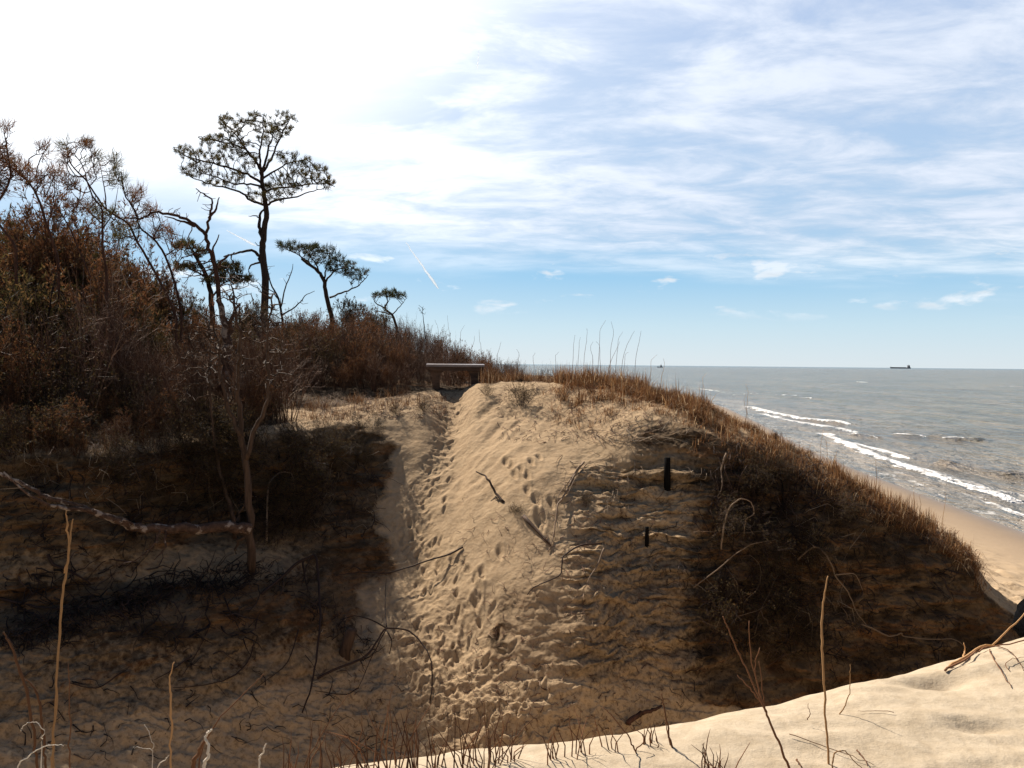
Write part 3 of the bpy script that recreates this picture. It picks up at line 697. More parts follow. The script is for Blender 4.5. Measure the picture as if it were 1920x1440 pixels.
# ------------------------------------------------------------------ shrub kinds (unit height), copied about the thicket
def shrub_proto(name, *, nst, lean, n2, n3, leaf, ln, lw, matn, lm, seed, r0=.010, curl=.12, h3=.16):
    r = np.random.default_rng(seed); g = Geo(); tips = []
    def limb(p, d_, L_, rad, lvl):
        n_ = 5 if lvl < 2 else 4; pts = [p]; d_ = d_/np.linalg.norm(d_)
        for _ in range(n_-1):
            d_ = d_ + r.normal(size=3)*curl*(1+lvl*.5); d_[2] += .05; d_ /= np.linalg.norm(d_); pts.append(pts[-1]+d_*L_/(n_-1))
        pts = np.array(pts); g.tube(pts, np.linspace(rad, rad*.35, n_), 3)
        if lvl >= 1 and leaf:
            for t_ in r.uniform(.3, 1, leaf): 
                x = t_*(n_-1); i = min(int(x), n_-2); tips.append((pts[i]+(pts[i+1]-pts[i])*(x-i), d_))
        if lvl < 2:
            for t_ in r.uniform(.25, .98, n2 if lvl == 0 else n3):
                x = t_*(n_-1); i = min(int(x), n_-2); q_ = pts[i]+(pts[i+1]-pts[i])*(x-i)
                limb(q_, d_+r.normal(size=3)*.55, (.36 if lvl == 0 else h3)*(1.2-.5*t_)*r.uniform(.7, 1.2), rad*.5, lvl+1)
    for _ in range(nst):
        a = r.uniform(0, 2*math.pi); t_ = r.uniform(0, lean)
        limb(np.array([math.cos(a)*.06, math.sin(a)*.06, -.03])*r.uniform(0, 2), np.array([math.cos(a)*t_, math.sin(a)*t_, 1]), r.uniform(.6, 1.), r0*r.uniform(.5, 1), 0)
    me1 = g
    gl = None
    if leaf:
        gl = Geo(); tufts(gl, tips, 3, ln, lw, seed, 1.3, .2)
    return me1, gl, matn, lm
specs = {
 'rusty_shrub': [dict(nst=17, lean=.75, n2=8, n3=6, leaf=3, ln=.042, lw=.009, matn='twig', lm='rust', seed=s) for s in (1, 2, 3)],
 'olive_shrub': [dict(nst=16, lean=.8, n2=8, n3=5, leaf=4, ln=.036, lw=.013, matn='twig_dark', lm='olive', seed=s) for s in (4, 5, 6)],
 'bare_shrub': [dict(nst=18, lean=.55, n2=7, n3=4, leaf=0, ln=0, lw=0, matn='twig', lm=None, seed=s, r0=.009, h3=.14) for s in (7, 8, 9)],
 'brown_shrub': [dict(nst=20, lean=.6, n2=6, n3=4, leaf=2, ln=.03, lw=.012, matn='twig', lm='rust', seed=s, r0=.008) for s in (10, 11)],
 'dark_shrub': [dict(nst=22, lean=.9, n2=7, n3=4, leaf=1, ln=.03, lw=.012, matn='twig_dark', lm='olive', seed=s, r0=.009, curl=.2) for s in (12, 13)],
}
built = {}
def shrub(kind, variant, loc, h, wd, rz, label, group, tilt=None, name=None):
    key = (kind, variant % len(specs[kind]))
    if key not in built:
        g1, g2, m1, m2 = shrub_proto(kind, **specs[kind][key[1]])
        root = empty(name or kind); st = g1.build('stems', M[m1], root); kids = [st]
        if g2: kids.append(g2.build('foliage', M[m2], root))
        built[key] = kids
    else:
        root = empty(name or kind)
        for k_ in built[key]:
            c_ = k_.copy(); C.objects.link(c_); c_.parent = root
    root.location = loc; root.scale = (h*wd, h*wd, h); root.rotation_euler = (0, 0, rz) if tilt is None else tilt
    tag(root, label, 'shrub', group); return root
sky_u = [-300, 0, 80, 150, 200, 260, 330, 400, 500, 560, 620, 680, 720, 760, 820, 900, 950, 1000, 1080, 1180]
sky_v = [385, 398, 395, 428, 458, 480, 545, 560, 562, 580, 588, 575, 588, 602, 618, 655, 672, 688, 694, 700]
sr = random.Random(21)
def put(kind, variant, u, d_, vtop, wd, label, group, name=None):
    p = P(u, 700, d_); z0 = gz(p[0], p[1]); top = P(u, vtop, d_)[2]; h = max(.35, (top-z0))
    return shrub(kind, variant, (p[0], p[1], z0-.04), h*1.05, wd, sr.uniform(0, 6.28), label, group, name=name)
# the big rounded bushes that make the left skyline
bigs = [('rusty_shrub', 20, 15.5, 398, 'rusty brown bush at the left edge forming the top of the thicket'),
        ('rusty_shrub', 105, 16.5, 392, 'rounded rusty bush, second from the left edge on the thicket skyline'),
        ('olive_shrub', 165, 17, 435, 'dark olive bush on the thicket skyline right of the rounded rusty one'),
        ('rusty_shrub', 235, 18, 468, 'rusty bush where the thicket skyline steps down beneath the curved sapling'),
        ('olive_shrub', 300, 18.5, 500, 'olive bush on the skyline under the bare brown sapling'),
        ('rusty_shrub', 355, 19, 552, 'low rusty bush beneath the limb of the dead tree'),
        ('olive_shrub', -60, 17, 385, 'olive bush cut off by the left edge of the photo'),
        ('olive_shrub', 60, 13.4, 470, 'olive and rust bush in front of the skyline bushes at far left'),
        ('rusty_shrub', 180, 14, 500, 'orange-brown bush in the middle of the left thicket'),
        ('olive_shrub', 650, 24, 560, 'dark rounded bush between the flat-topped pine and the umbrella pine'),
        ('olive_shrub', 700, 25, 575, 'dark bush under the umbrella pine'),
        ('olive_shrub', 470, 21, 560, 'dark olive bush at the foot of the tallest pine')]
for i, (k_, u, d_, vt, lab) in enumerate(bigs): put(k_, i, u, d_, vt, sr.uniform(.62, .8), lab, 'large bushes of the thicket')
GRP = {'rusty_shrub': ('leafy rust-coloured shrub packed in the thicket left of the sandy plateau', 'rusty shrubs in the thicket'),
       'olive_shrub': ('leafy olive-brown shrub packed in the thicket left of the sandy plateau', 'olive shrubs in the thicket'),
       'bare_shrub': ('leafless reddish-brown shrub among the brush behind the bench', 'leafless shrubs of the brush'),
       'brown_shrub': ('twiggy brown shrub with few leaves among the brush behind the bench', 'brown twiggy shrubs of the brush'),
       'dark_shrub': ('dark tangled shrub on the shaded bank below the thicket', 'dark shrubs on the shaded bank')}
for d_, n_, dv_ in ((13.2, 9, 190), (14.5, 11, 140), (16, 12, 100), (18, 13, 60), (20.5, 14, 30), (23, 14, 12)):
    for i in range(n_):
        u = -120 + (i+sr.uniform(.1, .9))*(700/n_)
        base_v = np.interp(u, sky_u, sky_v); vt = base_v + dv_*np.interp(u, [0, 500], [1, .5]) + sr.uniform(-5, 25)
        vt = min(vt, 655); k_ = sr.choice(['rusty_shrub', 'olive_shrub', 'olive_shrub', 'brown_shrub', 'bare_shrub'])
        if u > 330 and d_ < 15: k_ = sr.choice(['bare_shrub', 'brown_shrub'])
        if u > 430 and d_ < 14.4: continue
        lab, gr = GRP[k_]; put(k_, i, u, d_, vt, sr.uniform(.6, .85), lab, gr)
for d_, n_, u0, u1, dv_ in ((15.6, 9, 560, 780, 75), (16.8, 15, 520, 960, 45), (18.2, 17, 500, 1010, 26), (20, 17, 500, 1060, 12), (23, 16, 540, 1060, 3), (27, 12, 560, 1000, 0)):
    for i in range(n_):
        u = u0 + (i+sr.uniform(.1, .9))*((u1-u0)/n_); vt = np.interp(u, sky_u, sky_v)+dv_+sr.uniform(-8, 18); vt = min(vt, 688)
        k_ = sr.choice(['bare_shrub', 'bare_shrub', 'brown_shrub']); lab, gr = GRP[k_]; put(k_, i, u, d_, vt, sr.uniform(.5, .8), lab, gr)
for i in range(16):
    u = 190+i*23+sr.uniform(-10, 10); d_ = sr.uniform(11.6, 13.2); vt = np.interp(u, sky_u, sky_v)+sr.uniform(20, 150)
    put('bare_shrub', i, u, d_, vt, sr.uniform(.5, .7), 'tall leafless brown shrub in front of the left thicket', 'tall bare shrubs before the thicket')
for d_, n_ in ((16.4, 16), (17.4, 18), (19, 16), (21.5, 16)):
    for i in range(n_):
        u = 540+(i+sr.uniform(.1, .9))*(430/n_); vt = np.interp(u, sky_u, sky_v)+sr.uniform(-6, 30)+(18-min(d_, 18))*14; k_ = sr.choice(['bare_shrub', 'brown_shrub', 'dark_shrub' if u < 760 else 'bare_shrub'])
        lab, gr = GRP['brown_shrub' if k_ == 'brown_shrub' else 'bare_shrub']; put(k_, i, u, d_, min(vt, 680), sr.uniform(.5, .7), lab, gr, name='bare_shrub' if k_ == 'dark_shrub' else None)
for i in range(26):
    u = 1050+i*29+sr.uniform(-10, 10); c = ucol_i(u); r_ = int(np.searchsorted(sq, sr.uniform(6.5, 7.3))); lo = (X2[r_, c], Y2[r_, c], Z2[r_, c]+EYE-.03)
    shrub('brown_shrub' if i % 3 else 'dark_shrub', i, lo, sr.uniform(.14, .36 if u < 1300 else .24), 1.0, sr.uniform(0, 6), 'low wiry shrub in the dry grass of the right-hand ridge', 'wiry shrubs in the ridge grass', name='ridge_shrub')
# shrubs draped over the shaded bank
for u, v, h, ax, ay in [(500,850,1.1,1.3,.3),(560,870,1.2,1.5,.0),(610,900,1.0,1.6,.2),(540,930,1.0,1.7,-.2),(590,950,.8,1.8,.5),(510,900,1.0,1.6,-.3),(470,830,.9,1.2,-.3),(520,985,.8,1.8,.2),
                        (300,860,.9,1.7,.1),(360,870,1.0,1.6,-.3),(410,880,.9,1.7,.2),(260,850,.8,1.5,.3),(330,820,.9,1.1,.2),(440,850,.9,1.3,.1),(390,830,.9,1.2,-.2),
                        (1360,960,.8,1.6,.2),(1420,1000,.9,1.7,-.2),(1440,1090,1.0,1.6,.2),(1380,1130,.9,1.4,.1),(1490,1120,.9,1.6,-.1),(1500,1010,.8,1.7,.3),(1470,880,.6,1.4,.0),(1560,940,.6,1.5,.2),(1640,1010,.6,1.6,.1),(1420,880,.7,1.5,.1),(1700,1040,.5,1.6,.1),(1520,1180,.7,1.5,.1),(1430,1180,.7,1.3,.1)]:
    side = 'left' if u < 900 else 'right'
    p = surf(u, v, -.03); lab, gr = ('dark tangled shrub hanging on the shaded bank left of the sand path', 'dark shrubs hanging on the left bank') if u < 900 else ('dark root-like shrub clinging to the shaded face below the grassy ridge', 'dark shrubs clinging to the right face')
    shrub('dark_shrub', int(u+v), p, h, .75, 0, lab, gr, Euler((ax, ay, sr.uniform(-.5, .5))))
for u, v, h in [(240,790,.9),(290,775,1.1),(330,790,.9),(370,770,1.),(200,800,.6),(420,760,1.1),(470,750,1.),(530,745,.9)]:
    p = surf(u, v, -.02); shrub('bare_shrub' if v < 775 else 'brown_shrub', u, p, h, .8, 0, 'twiggy brown shrub rooted on the lip of the left bank', 'shrubs on the lip of the left bank', Euler((sr.uniform(.1, .5), sr.uniform(-.3, .3), sr.uniform(0, 6))))
for u, d_, h, k_ in ((-110,10.9,2.2,'dark_shrub'),(-60,10.6,2.1,'bare_shrub'),(-20,11.2,2.1,'dark_shrub'),(30,10.9,1.8,'brown_shrub'),(70,11.3,2.0,'bare_shrub'),(115,11.2,1.8,'dark_shrub'),(160,11.6,1.9,'bare_shrub'),(-150,10.4,2.2,'brown_shrub'),(-90,10.2,1.9,'dark_shrub')):  # added, some out of view, to throw shade on the lower left slope
    p = P(u, 800, d_); shrub(k_, int(d_*10), (p[0], p[1], gz(p[0], p[1])-.04), h, .6, sr.uniform(0, 6), 'tall dark twiggy shrub added at the left edge to shade the slope below', 'tall shrubs added at the left edge for shade', name='shading_shrub')
for i in range(16):  # brush added on the lip, partly off frame, to block sun from below
    u = -170+i*19; d_ = sr.uniform(9.5, 10.2); p = P(u, 800, d_)
    shrub(('dark_shrub', 'brown_shrub')[i % 2], i, (p[0], p[1], gz(p[0], p[1])-.05), sr.uniform(.6, 1.0), .9, 0, 'matted dark brush added along the top of the left bank to shade its slope', 'brush added along the top of the left bank for shade', Euler((sr.uniform(.1, .6), sr.uniform(-.3, .3), sr.uniform(-.6, .6))), name='bank_or_shading_shrub')
for u, v, h in ((560,815,.6),(600,812,.6),(640,808,.5),(675,803,.45),(705,800,.35),(620,840,.6),(580,840,.7),(660,835,.45),(690,850,.4)):
    shrub('dark_shrub', u, surf(u, v, -.03), h, .9, 0, 'small dark brush spilling over the sand lip left of the path', 'brush spilling over the lip by the path', Euler((sr.uniform(1.2, 1.9), sr.uniform(-.4, .4), sr.uniform(-.5, .5))), name='bank_or_shading_shrub')
for i in range(34):
    u = -40+i*17+sr.uniform(-9, 9); d_ = sr.uniform(10.3, 12.2)*(1+max(0, u-250)*.0005); p = P(u, 800, d_); h = sr.uniform(.45, 1.0)
    k_ = ('dark_shrub', 'brown_shrub', 'dark_shrub', 'bare_shrub')[i % 4]
    shrub(k_, i, (p[0], p[1], gz(p[0], p[1])-.04), h, .95, 0, 'matted dark brush added along the top of the left bank to shade its slope', 'brush added along the top of the left bank for shade', Euler((sr.uniform(.2, .9), sr.uniform(-.4, .4), sr.uniform(-.6, .6))), name='bank_or_shading_shrub')
for u, v, h, lab in [(975,762,.55,'dark twiggy plant on the lit sand just right of the bench'), (912,742,.28,'low dark plant at the foot of the bench'), (795,772,.3,'dark tuft hanging over the sand edge left of the path'), (1275,742,.42,'dark branching plant on the grassy ridge in front of the waterline'),
                     (965,965,.22,'small dark root clump beside the standing stick on the lit slope'), (1100,950,.25,'dark root clump poking from the sand shelf right of the standing stick'), (740,775,.25,'low sprig on the lit plateau edge left of the bench')]:
    p = surf(u, v, -.02); shrub('dark_shrub', u, p, h, .9, sr.uniform(0, 6), lab, None, name='small_plant')

# ------------------------------------------------------------------ grass
def blades(geo, bases, n_, h, lean, wdt, seed, droop=.4, bias=(0, 0)):
    r = np.random.default_rng(seed); k = len(bases); B = np.repeat(np.asarray(bases), n_, 0); m_ = len(B)
    B = B + np.stack([r.normal(size=m_)*.05, r.normal(size=m_)*.05, r.normal(size=m_)*.01-.01], 1)
    a = r.uniform(0, 2*math.pi, m_); le = np.abs(r.normal(size=m_))*lean; H = h*r.uniform(.45, 1.2, m_)*np.repeat(r.uniform(.7, 1.2, k), n_)
    dx = np.cos(a)*le+bias[0]; dy = np.sin(a)*le+bias[1]
    t = np.array([0, .35, .7, 1.]); sx_, sy_ = -np.sin(a), np.cos(a)
    pts = np.stack([B[:, None, 0]+dx[:, None]*H[:, None]*t**1.6, B[:, None, 1]+dy[:, None]*H[:, None]*t**1.6, B[:, None, 2]+H[:, None]*(t-droop*le[:, None]*t**2.5)], -1)
    w_ = wdt*r.uniform(.6, 1.3, m_)[:, None]*np.array([1, .85, .6, .12])
    fa = r.uniform(0, math.pi, m_); sd_ = np.stack([np.cos(fa), np.sin(fa), fa*0], -1)[:, None]
    A_ = pts-sd_*w_[..., None]/2; B_ = pts+sd_*w_[..., None]/2
    V = np.stack([A_, B_], 2).reshape(-1, 3); i = (np.arange(m_)*8)[:, None]+np.arange(3)[None]*2
    geo.add(V, np.stack([i, i+1, i+3, i+2], -1).reshape(-1, 4))
gr_ = random.Random(9)
def ridge_points(n_, u0, u1, s0, s1, dens=None):
    out_ = []
    while len(out_) < n_:
        u = gr_.uniform(u0, u1); s_ = gr_.uniform(s0, s1); c = ucol_i(u); r_ = int(np.searchsorted(sq, s_))
        if dens and gr_.random() > dens(u, s_): continue
        r_ = min(r_, NR-1); out_.append((X2[r_, c], Y2[r_, c], Z2[r_, c]+EYE))
    return out_
g = Geo()
clump_ = lambda u, s_: sstep(-.25, .25, float(perlin(np.array([u/22., s_*3., 4.]))))
dn = lambda u, s_: (.15+.85*clump_(u, s_))* np.interp(u, [1030, 1080, 1300, 1420, 1850], [.15, 1, 1, .8, .7])*(1 if s_ > np.interp(u, [1050, 1150, 1250, 1300, 1400], [7.0, 6.75, 6.5, 6.2, 6.0]) else .03)
blades(g, ridge_points(1700, 1040, 1330, 6.1, 7.9, dn), 22, .25, 1.0, .008, 1, .8)
blades(g, ridge_points(1200, 1290, 1840, 5.95, 7.6, dn), 16, .14, 1.1, .007, 2, .9)
blades(g, ridge_points(110, 1560, 1760, 6.3, 7.4, dn), 14, .27, .25, .007, 3, .3)
blades(g, ridge_points(300, 1300, 1850, 5.6, 6.2), 10, .22, .7, .008, 4, 1.2, (0, -.4))
blades(g, ridge_points(520, 1045, 1215, 7.0, 8.1), 20, .42, .45, .008, 31, .5)
blades(g, ridge_points(120, 930, 1060, 7.4, 8.3), 14, .34, .5, .007, 32, .5)
blades(g, ridge_points(55, 1050, 1330, 6.4, 7.6), 34, .40, .75, .009, 33, .9)
blades(g, ridge_points(60, 1330, 1850, 6.1, 7.2), 26, .26, .8, .008, 34, .9)
blades(g, ridge_points(26, 960, 1330, 5.95, 6.6), 14, .26, .9, .007, 35, 1.1)
tag(g.build('ridge_grass', M['grass'], None, False), 'dry reddish-brown dune grass matted along the right-hand ridge', 'grass', None, 'stuff')
g = Geo()
blades(g, ridge_points(70, 540, 760, 6.9, 7.25, clump_), 12, .22, .6, .006, 5, .5)
blades(g, ridge_points(170, 930, 1060, 7.25, 8.4, clump_), 12, .26, .5, .007, 6, .5)
blades(g, ridge_points(110, -60, 520, 6.3, 7.6, clump_), 12, .26, 1.1, .006, 7, 1.0)
blades(g, ridge_points(160, 560, 830, 6.1, 6.8), 6, .16, .7, .007, 8, .6)
blades(g, ridge_points(16, 905, 930, 6.95, 7.1), 14, .36, .25, .007, 12, .3)
tag(g.build('brush_grass', M['grass_dark'], None, False), 'dry orange-brown grass at the foot of the brush left of the bench', 'grass', None, 'stuff')
g = Geo(); blades(g, ridge_points(90, -60, 300, 5.9, 6.3, clump_), 12, .45, 1.1, .006, 9, 1.3, (.2, -.4)); blades(g, ridge_points(40, 300, 700, 5.9, 6.15), 8, .3, .9, .006, 10, 1.4, (0, -.4))
tag(g.build('bleached_grass', M['grass_dark'], None, False), 'bleached matted grass hanging over the lip of the left bank', 'grass', None, 'stuff')
# tall seed stalks standing on the ridge: individuals
stal = [(1080,700,1092,632),(1093,700,1100,615),(1118,697,1132,600),(1128,695,1120,640),(1112,698,1110,640),(1142,695,1150,603),(1150,690,1168,622),(1160,690,1186,620),(1165,692,1180,660),(1188,700,1200,620),(1070,700,1082,628),(1135,700,1162,640),(1215,725,1228,665),(1236,735,1246,672),
        (1320,760,1322,700),(1398,800,1402,720),(1405,805,1398,740),(1538,860,1542,800),(1547,866,1556,812),(1560,880,1570,842),(1640,905,1650,860),(1715,958,1712,912),(1722,960,1733,925),(1765,990,1775,925),(1040,705,1046,660),(968,705,972,655),(1000,705,1003,662),(930,690,936,640),(905,690,900,618),(880,680,888,630),(845,670,842,592),(828,668,815,600),(860,672,868,610)]
for i, (u0, v0, u1, v1) in enumerate(stal):
    c = ucol_i(u0); d_ = float(np.interp(7.05, sq, TD[:, c])) + (1.8 if u0 < 950 else .3); a_ = P(u0, v0, d_); b_ = P(u1, v1, d_); z0 = gz(a_[0], a_[1])
    g = Geo(); pl = np.array([(a_[0], a_[1], min(z0, a_[2])-.05), a_*.6+b_*.4, a_*.25+b_*.75+np.array([-.03*(-1)**i, .05, .03]), b_+np.array([.02*((i*7) % 5-2), 0, 0])]); pl = wob(pl, .003, 4, i)
    g.tube(pl-pl[0], np.linspace(.0042, .0018, len(pl)), 4)
    o = g.build('grass_stalk', M['straw'] if u0 > 1200 else M['stalk_red']); o.location = pl[0]
    tag(o, 'thin dry grass stalk rising against the sky behind the bench' if u0 < 1050 else ('tall thin seed stalk standing out above the grassy ridge beside the horizon' if u0 < 1210 else 'thin dry stalk on the grassy ridge in front of the sea'), 'grass stalk',
        'stalks behind the bench' if u0 < 1050 else ('seed stalks above the ridge' if u0 < 1210 else 'stalks in front of the sea'))

# ------------------------------------------------------------------ foreground stalks on the near dune
def stalk(name, label, cat, lines, d_, matn, rad, group=None, head=0, foot=True, seed=1):
    obs = []; u, v = lines[0][0]; base = P(u, v, d_); zb = ndz(base[0], base[1]); root = None
    off = np.array([base[0], base[1], zb])
    multi = len(lines) > 1
    if multi: root = empty(name, off)
    for i, ln_ in enumerate(lines):
        pl = [P(u, v, d_+.02*i) for u, v in ln_]
        if foot and i == 0 and pl[0][2] > zb: pl = [np.array([pl[0][0]+(pl[0][0]-pl[1][0])*.1, pl[0][1], zb-.02])] + pl
        pl = wob(pl, .0015, 5, seed+i); g = Geo(); n_ = len(pl); t_ = np.linspace(0, 1, n_)
        rr_ = rad*(1-.55*t_)*(1 if i == 0 else .7)
        if head: rr_ = rr_ + rad*.5*np.exp(-((t_-.62)/.25)**2)*(.7+.3*np.sin(np.arange(n_)*2.1))
        g.tube(pl-off, rr_, 5, True); o = g.build(name if not multi else 'stem', M[matn], root)
        if not multi: o.location = off; root = o
    tag(root, label, cat, group); return root
FG = 'dry stalks on the near dune'
stalk('grass_stalk', 'tallest tan seed stalk at lower left with a forked tip', 'grass stalk', [[(100,1445),(104,1330),(110,1210),(118,1110),(127,1050),(133,990),(137,972)], [(121,1075),(130,1030),(126,985),(124,958)], [(97,1445),(99,1380),(106,1290)]], 2.3, 'straw', .0036, FG, 1)
stalk('grass_stalk', 'leaning brown stalk nearest the left edge at lower left', 'grass stalk', [[(70,1445),(64,1385),(52,1305),(35,1250),(18,1205),(5,1185)]], 2.2, 'stalk_red', .0042, FG, 1)
stalk('grass_stalk', 'curved brown stalk just left of the tallest tan stalk', 'grass stalk', [[(86,1445),(82,1395),(76,1330),(65,1290),(45,1272)]], 2.25, 'stalk_red', .0036, FG, 1)
stalk('grass_stalk', 'thin straight stalk just right of the tallest tan stalk', 'grass stalk', [[(131,1445),(131,1370),(130,1290),(128,1243)]], 2.3, 'stalk_red', .0026, FG)
stalk('grass_stalk', 'single upright tan stalk left of the pale hooked root', 'grass stalk', [[(320,1445),(321,1370),(320,1310),(318,1275),(326,1240)]], 2.4, 'straw', .0034, FG, 1)
stalk('bleached_stalk', 'bleached stem arching over at the bottom left corner', 'stem', [[(33,1445),(50,1420),(75,1403),(100,1396),(119,1397)]], 2.1, 'pale', .0022)
stalk('bleached_stalk', 'small bleached hook of stem above the arching one at bottom left', 'stem', [[(78,1400),(82,1375),(70,1355),(55,1354),(41,1365),(38,1373)]], 2.15, 'pale', .0016)
stalk('pale_root', 'thick bleached hooked root at the bottom edge', 'root', [[(382,1445),(389,1420),(391,1400),(385,1384),(390,1373),(397,1368)]], 2.3, 'pale', .006)
stalk('broken_stalk', 'reddish broken stalk crossing behind the bleached hooked root', 'stalk', [[(362,1445),(370,1415),(382,1392),(396,1370)]], 2.34, 'stalk_red', .0085)
stalk('pale_twig', 'thin bleached forked twig left of the hooked root', 'twig', [[(286,1418),(287,1400),(280,1375),(271,1358)], [(285,1406),(268,1403),(250,1401)]], 2.5, 'pale', .0017)
stalk('pale_twig', 'short bleached twig leaning beside the upright tan stalk', 'twig', [[(295,1445),(308,1425),(318,1415)]], 2.4, 'pale', .0022)
stalk('pale_twig', 'small white peg-like twig at the bottom edge below the sand path', 'twig', [[(486,1430),(492,1412),(498,1396),(500,1394)]], 2.6, 'pale', .004)
stalk('grass_stalk', 'long diagonal tan stalk leaning right at the bottom centre-left', 'grass stalk', [[(372,1445),(400,1362),(440,1318),(480,1278),(496,1262)]], 2.45, 'stalk_red', .003, FG)
stalk('grass_stalk', 'diagonal reddish stalk leaning right across the shaded gully floor', 'grass stalk', [[(570,1445),(590,1400),(612,1362),(632,1330),(655,1300)]], 2.7, 'stalk_red', .0028, FG)
stalk('forked_stalk', 'forked brown stalk fanning out in front of the dark right face', 'stalk', [[(1482,1445),(1463,1400),(1444,1355),(1431,1322),(1415,1290),(1398,1250),(1380,1215),(1364,1175),(1356,1155)], [(1432,1325),(1420,1280),(1408,1230),(1404,1165)], [(1436,1335),(1424,1300),(1416,1255),(1425,1215)], [(1428,1318),(1405,1290),(1383,1265)], [(1434,1330),(1430,1290),(1424,1240)]], 2.75, 'stalk_red', .0052, FG)
stalk('grass_stalk', 'tall single tan stalk at right reaching up over the dark face', 'grass stalk', [[(1556,1445),(1551,1380),(1546,1310),(1543,1240),(1541,1180),(1545,1120),(1552,1080)]], 2.8, 'straw', .0045, FG, 1)
stalk('grass_stalk', 'bent stalk with a pale upright tip right of the tall tan stalk', 'grass stalk', [[(1573,1343),(1585,1322),(1592,1300),(1594,1270),(1594,1245)]], 3.2, 'straw', .0028, FG, 0, False)
stalk('grass_stalk', 'small bent stalk left of the tall tan stalk on the lit sand', 'grass stalk', [[(1514,1350),(1519,1338),(1514,1318)]], 3.1, 'stalk_red', .002, FG, 0, False)
stalk('grass_stalk', 'pale bent blade crossing near the foot of the tall tan stalk', 'grass stalk', [[(1561,1440),(1563,1418),(1572,1408),(1582,1407),(1600,1425),(1622,1445)]], 2.75, 'straw', .003, FG, 0, False)
stalk('grass_stalk', 'short dark stub stalk at the bottom right of the lit sand', 'grass stalk', [[(1753,1440),(1753,1424)]], 2.9, 'stalk_red', .003, FG)
stalk('grass_stalk', 'brown stalk bending over the lit sand near the gully edge', 'grass stalk', [[(1272,1432),(1262,1405),(1252,1365),(1246,1330),(1240,1300)], [(1270,1432),(1262,1420),(1248,1350)], [(1268,1430),(1290,1418),(1310,1408)]], 2.9, 'stalk_red', .0052, FG)
stalk('grass_stalk', 'reddish stalk splaying left on the lit sand near the gully edge', 'grass stalk', [[(1203,1445),(1192,1410),(1180,1385),(1150,1345),(1130,1325)], [(1192,1408),(1210,1385),(1180,1362)]], 2.85, 'stalk_red', .0038, FG)
dk = [([(1780,1255),(1812,1235),(1850,1215),(1885,1190),(1925,1152)], .007, 'long tan stem lying over the crest of the lit sand at the right edge'), ([(1772,1262),(1800,1247),(1830,1228),(1862,1216),(1925,1205)], .006, 'reddish stem lying flat along the crest of the lit sand'),
      ([(1856,1222),(1868,1248),(1884,1275),(1897,1294)], .003, 'thin stem lying down the lit sand at the right edge'), ([(1868,1216),(1888,1222),(1905,1238),(1920,1262)], .003, 'curved stem arching on the lit sand at the right edge'), ([(1808,1240),(1809,1225),(1808,1211)], .005, 'pale upright peg of stem on the crest of the lit sand'),
      ([(1676,1341),(1640,1338),(1610,1340)], .0015, 'faint stem half buried in the middle of the lit sand'), ([(1480,1382),(1540,1403),(1600,1425),(1640,1440)], .0018, 'long thin stem lying flat across the lit sand'), ([(1607,1412),(1618,1425),(1628,1445)], .003, 'short leaning stem at the bottom of the lit sand'), ([(1494,1430),(1504,1445)], .004, 'thick dark stub at the bottom edge of the lit sand'),
      ([(1893,1262),(1885,1250),(1900,1240),(1925,1236)], .002, 'thin bent stem at the right edge above the lit sand')]
for pts, r0, lab in dk:
    pl = [nsurf(u, v)+np.array([0, 0, .012]) for u, v in pts]; off = pl[0]; g = Geo(); q_ = wob(pl, .002, 4, 2); g.tube(q_-off, np.linspace(r0, r0*.5, len(q_)), 5, True)
    o = g.build('dry_stem', M['straw'] if 'pale' in lab or 'tan' in lab else M['stalk_red']); o.location = off; tag(o, lab, 'stem', 'dry stems lying on the near dune')
# small reddish grass clumps along the crest of the near dune
clumps = [(640,1440,.16),(675,1438,.22),(705,1436,.30),(725,1434,.34),(745,1432,.30),(770,1432,.22),(815,1428,.18),(860,1425,.24),(880,1420,.2),(925,1415,.2),(905,1440,.16),(960,1412,.14),(1040,1410,.12),(1090,1400,.16),(1140,1392,.12),(590,1445,.2),(540,1445,.14),(1225,1380,.08),(1330,1432,.12),(1355,1440,.12)]
for i, (u, v, h) in enumerate(clumps):
    p = nsurf(u, min(v+15, 1500)); g = Geo(); r_ = random.Random(i)
    for k in range(r_.randint(5, 10)):
        a = r_.uniform(0, 6.28); le = abs(r_.gauss(0, .5)); L_ = h*r_.uniform(.5, 1.2); q_ = [np.zeros(3)-[0, 0, .02]]
        for t_ in (.35, .7, 1): q_.append(np.array([math.cos(a)*le*L_*t_**1.3+r_.gauss(0, .006), math.sin(a)*le*L_*t_**1.3, L_*t_*(1-.35*le*t_)]))
        g.tube(np.array(q_)+[r_.gauss(0, .02), r_.gauss(0, .02), 0], [.0028, .0022, .0016, .0006], 4)
    o = g.build('grass_clump', M['stalk_red']); o.location = p; tag(o, 'small tuft of bare reddish stalks at the gully edge of the lit sand', 'grass clump', 'reddish tufts along the near crest')

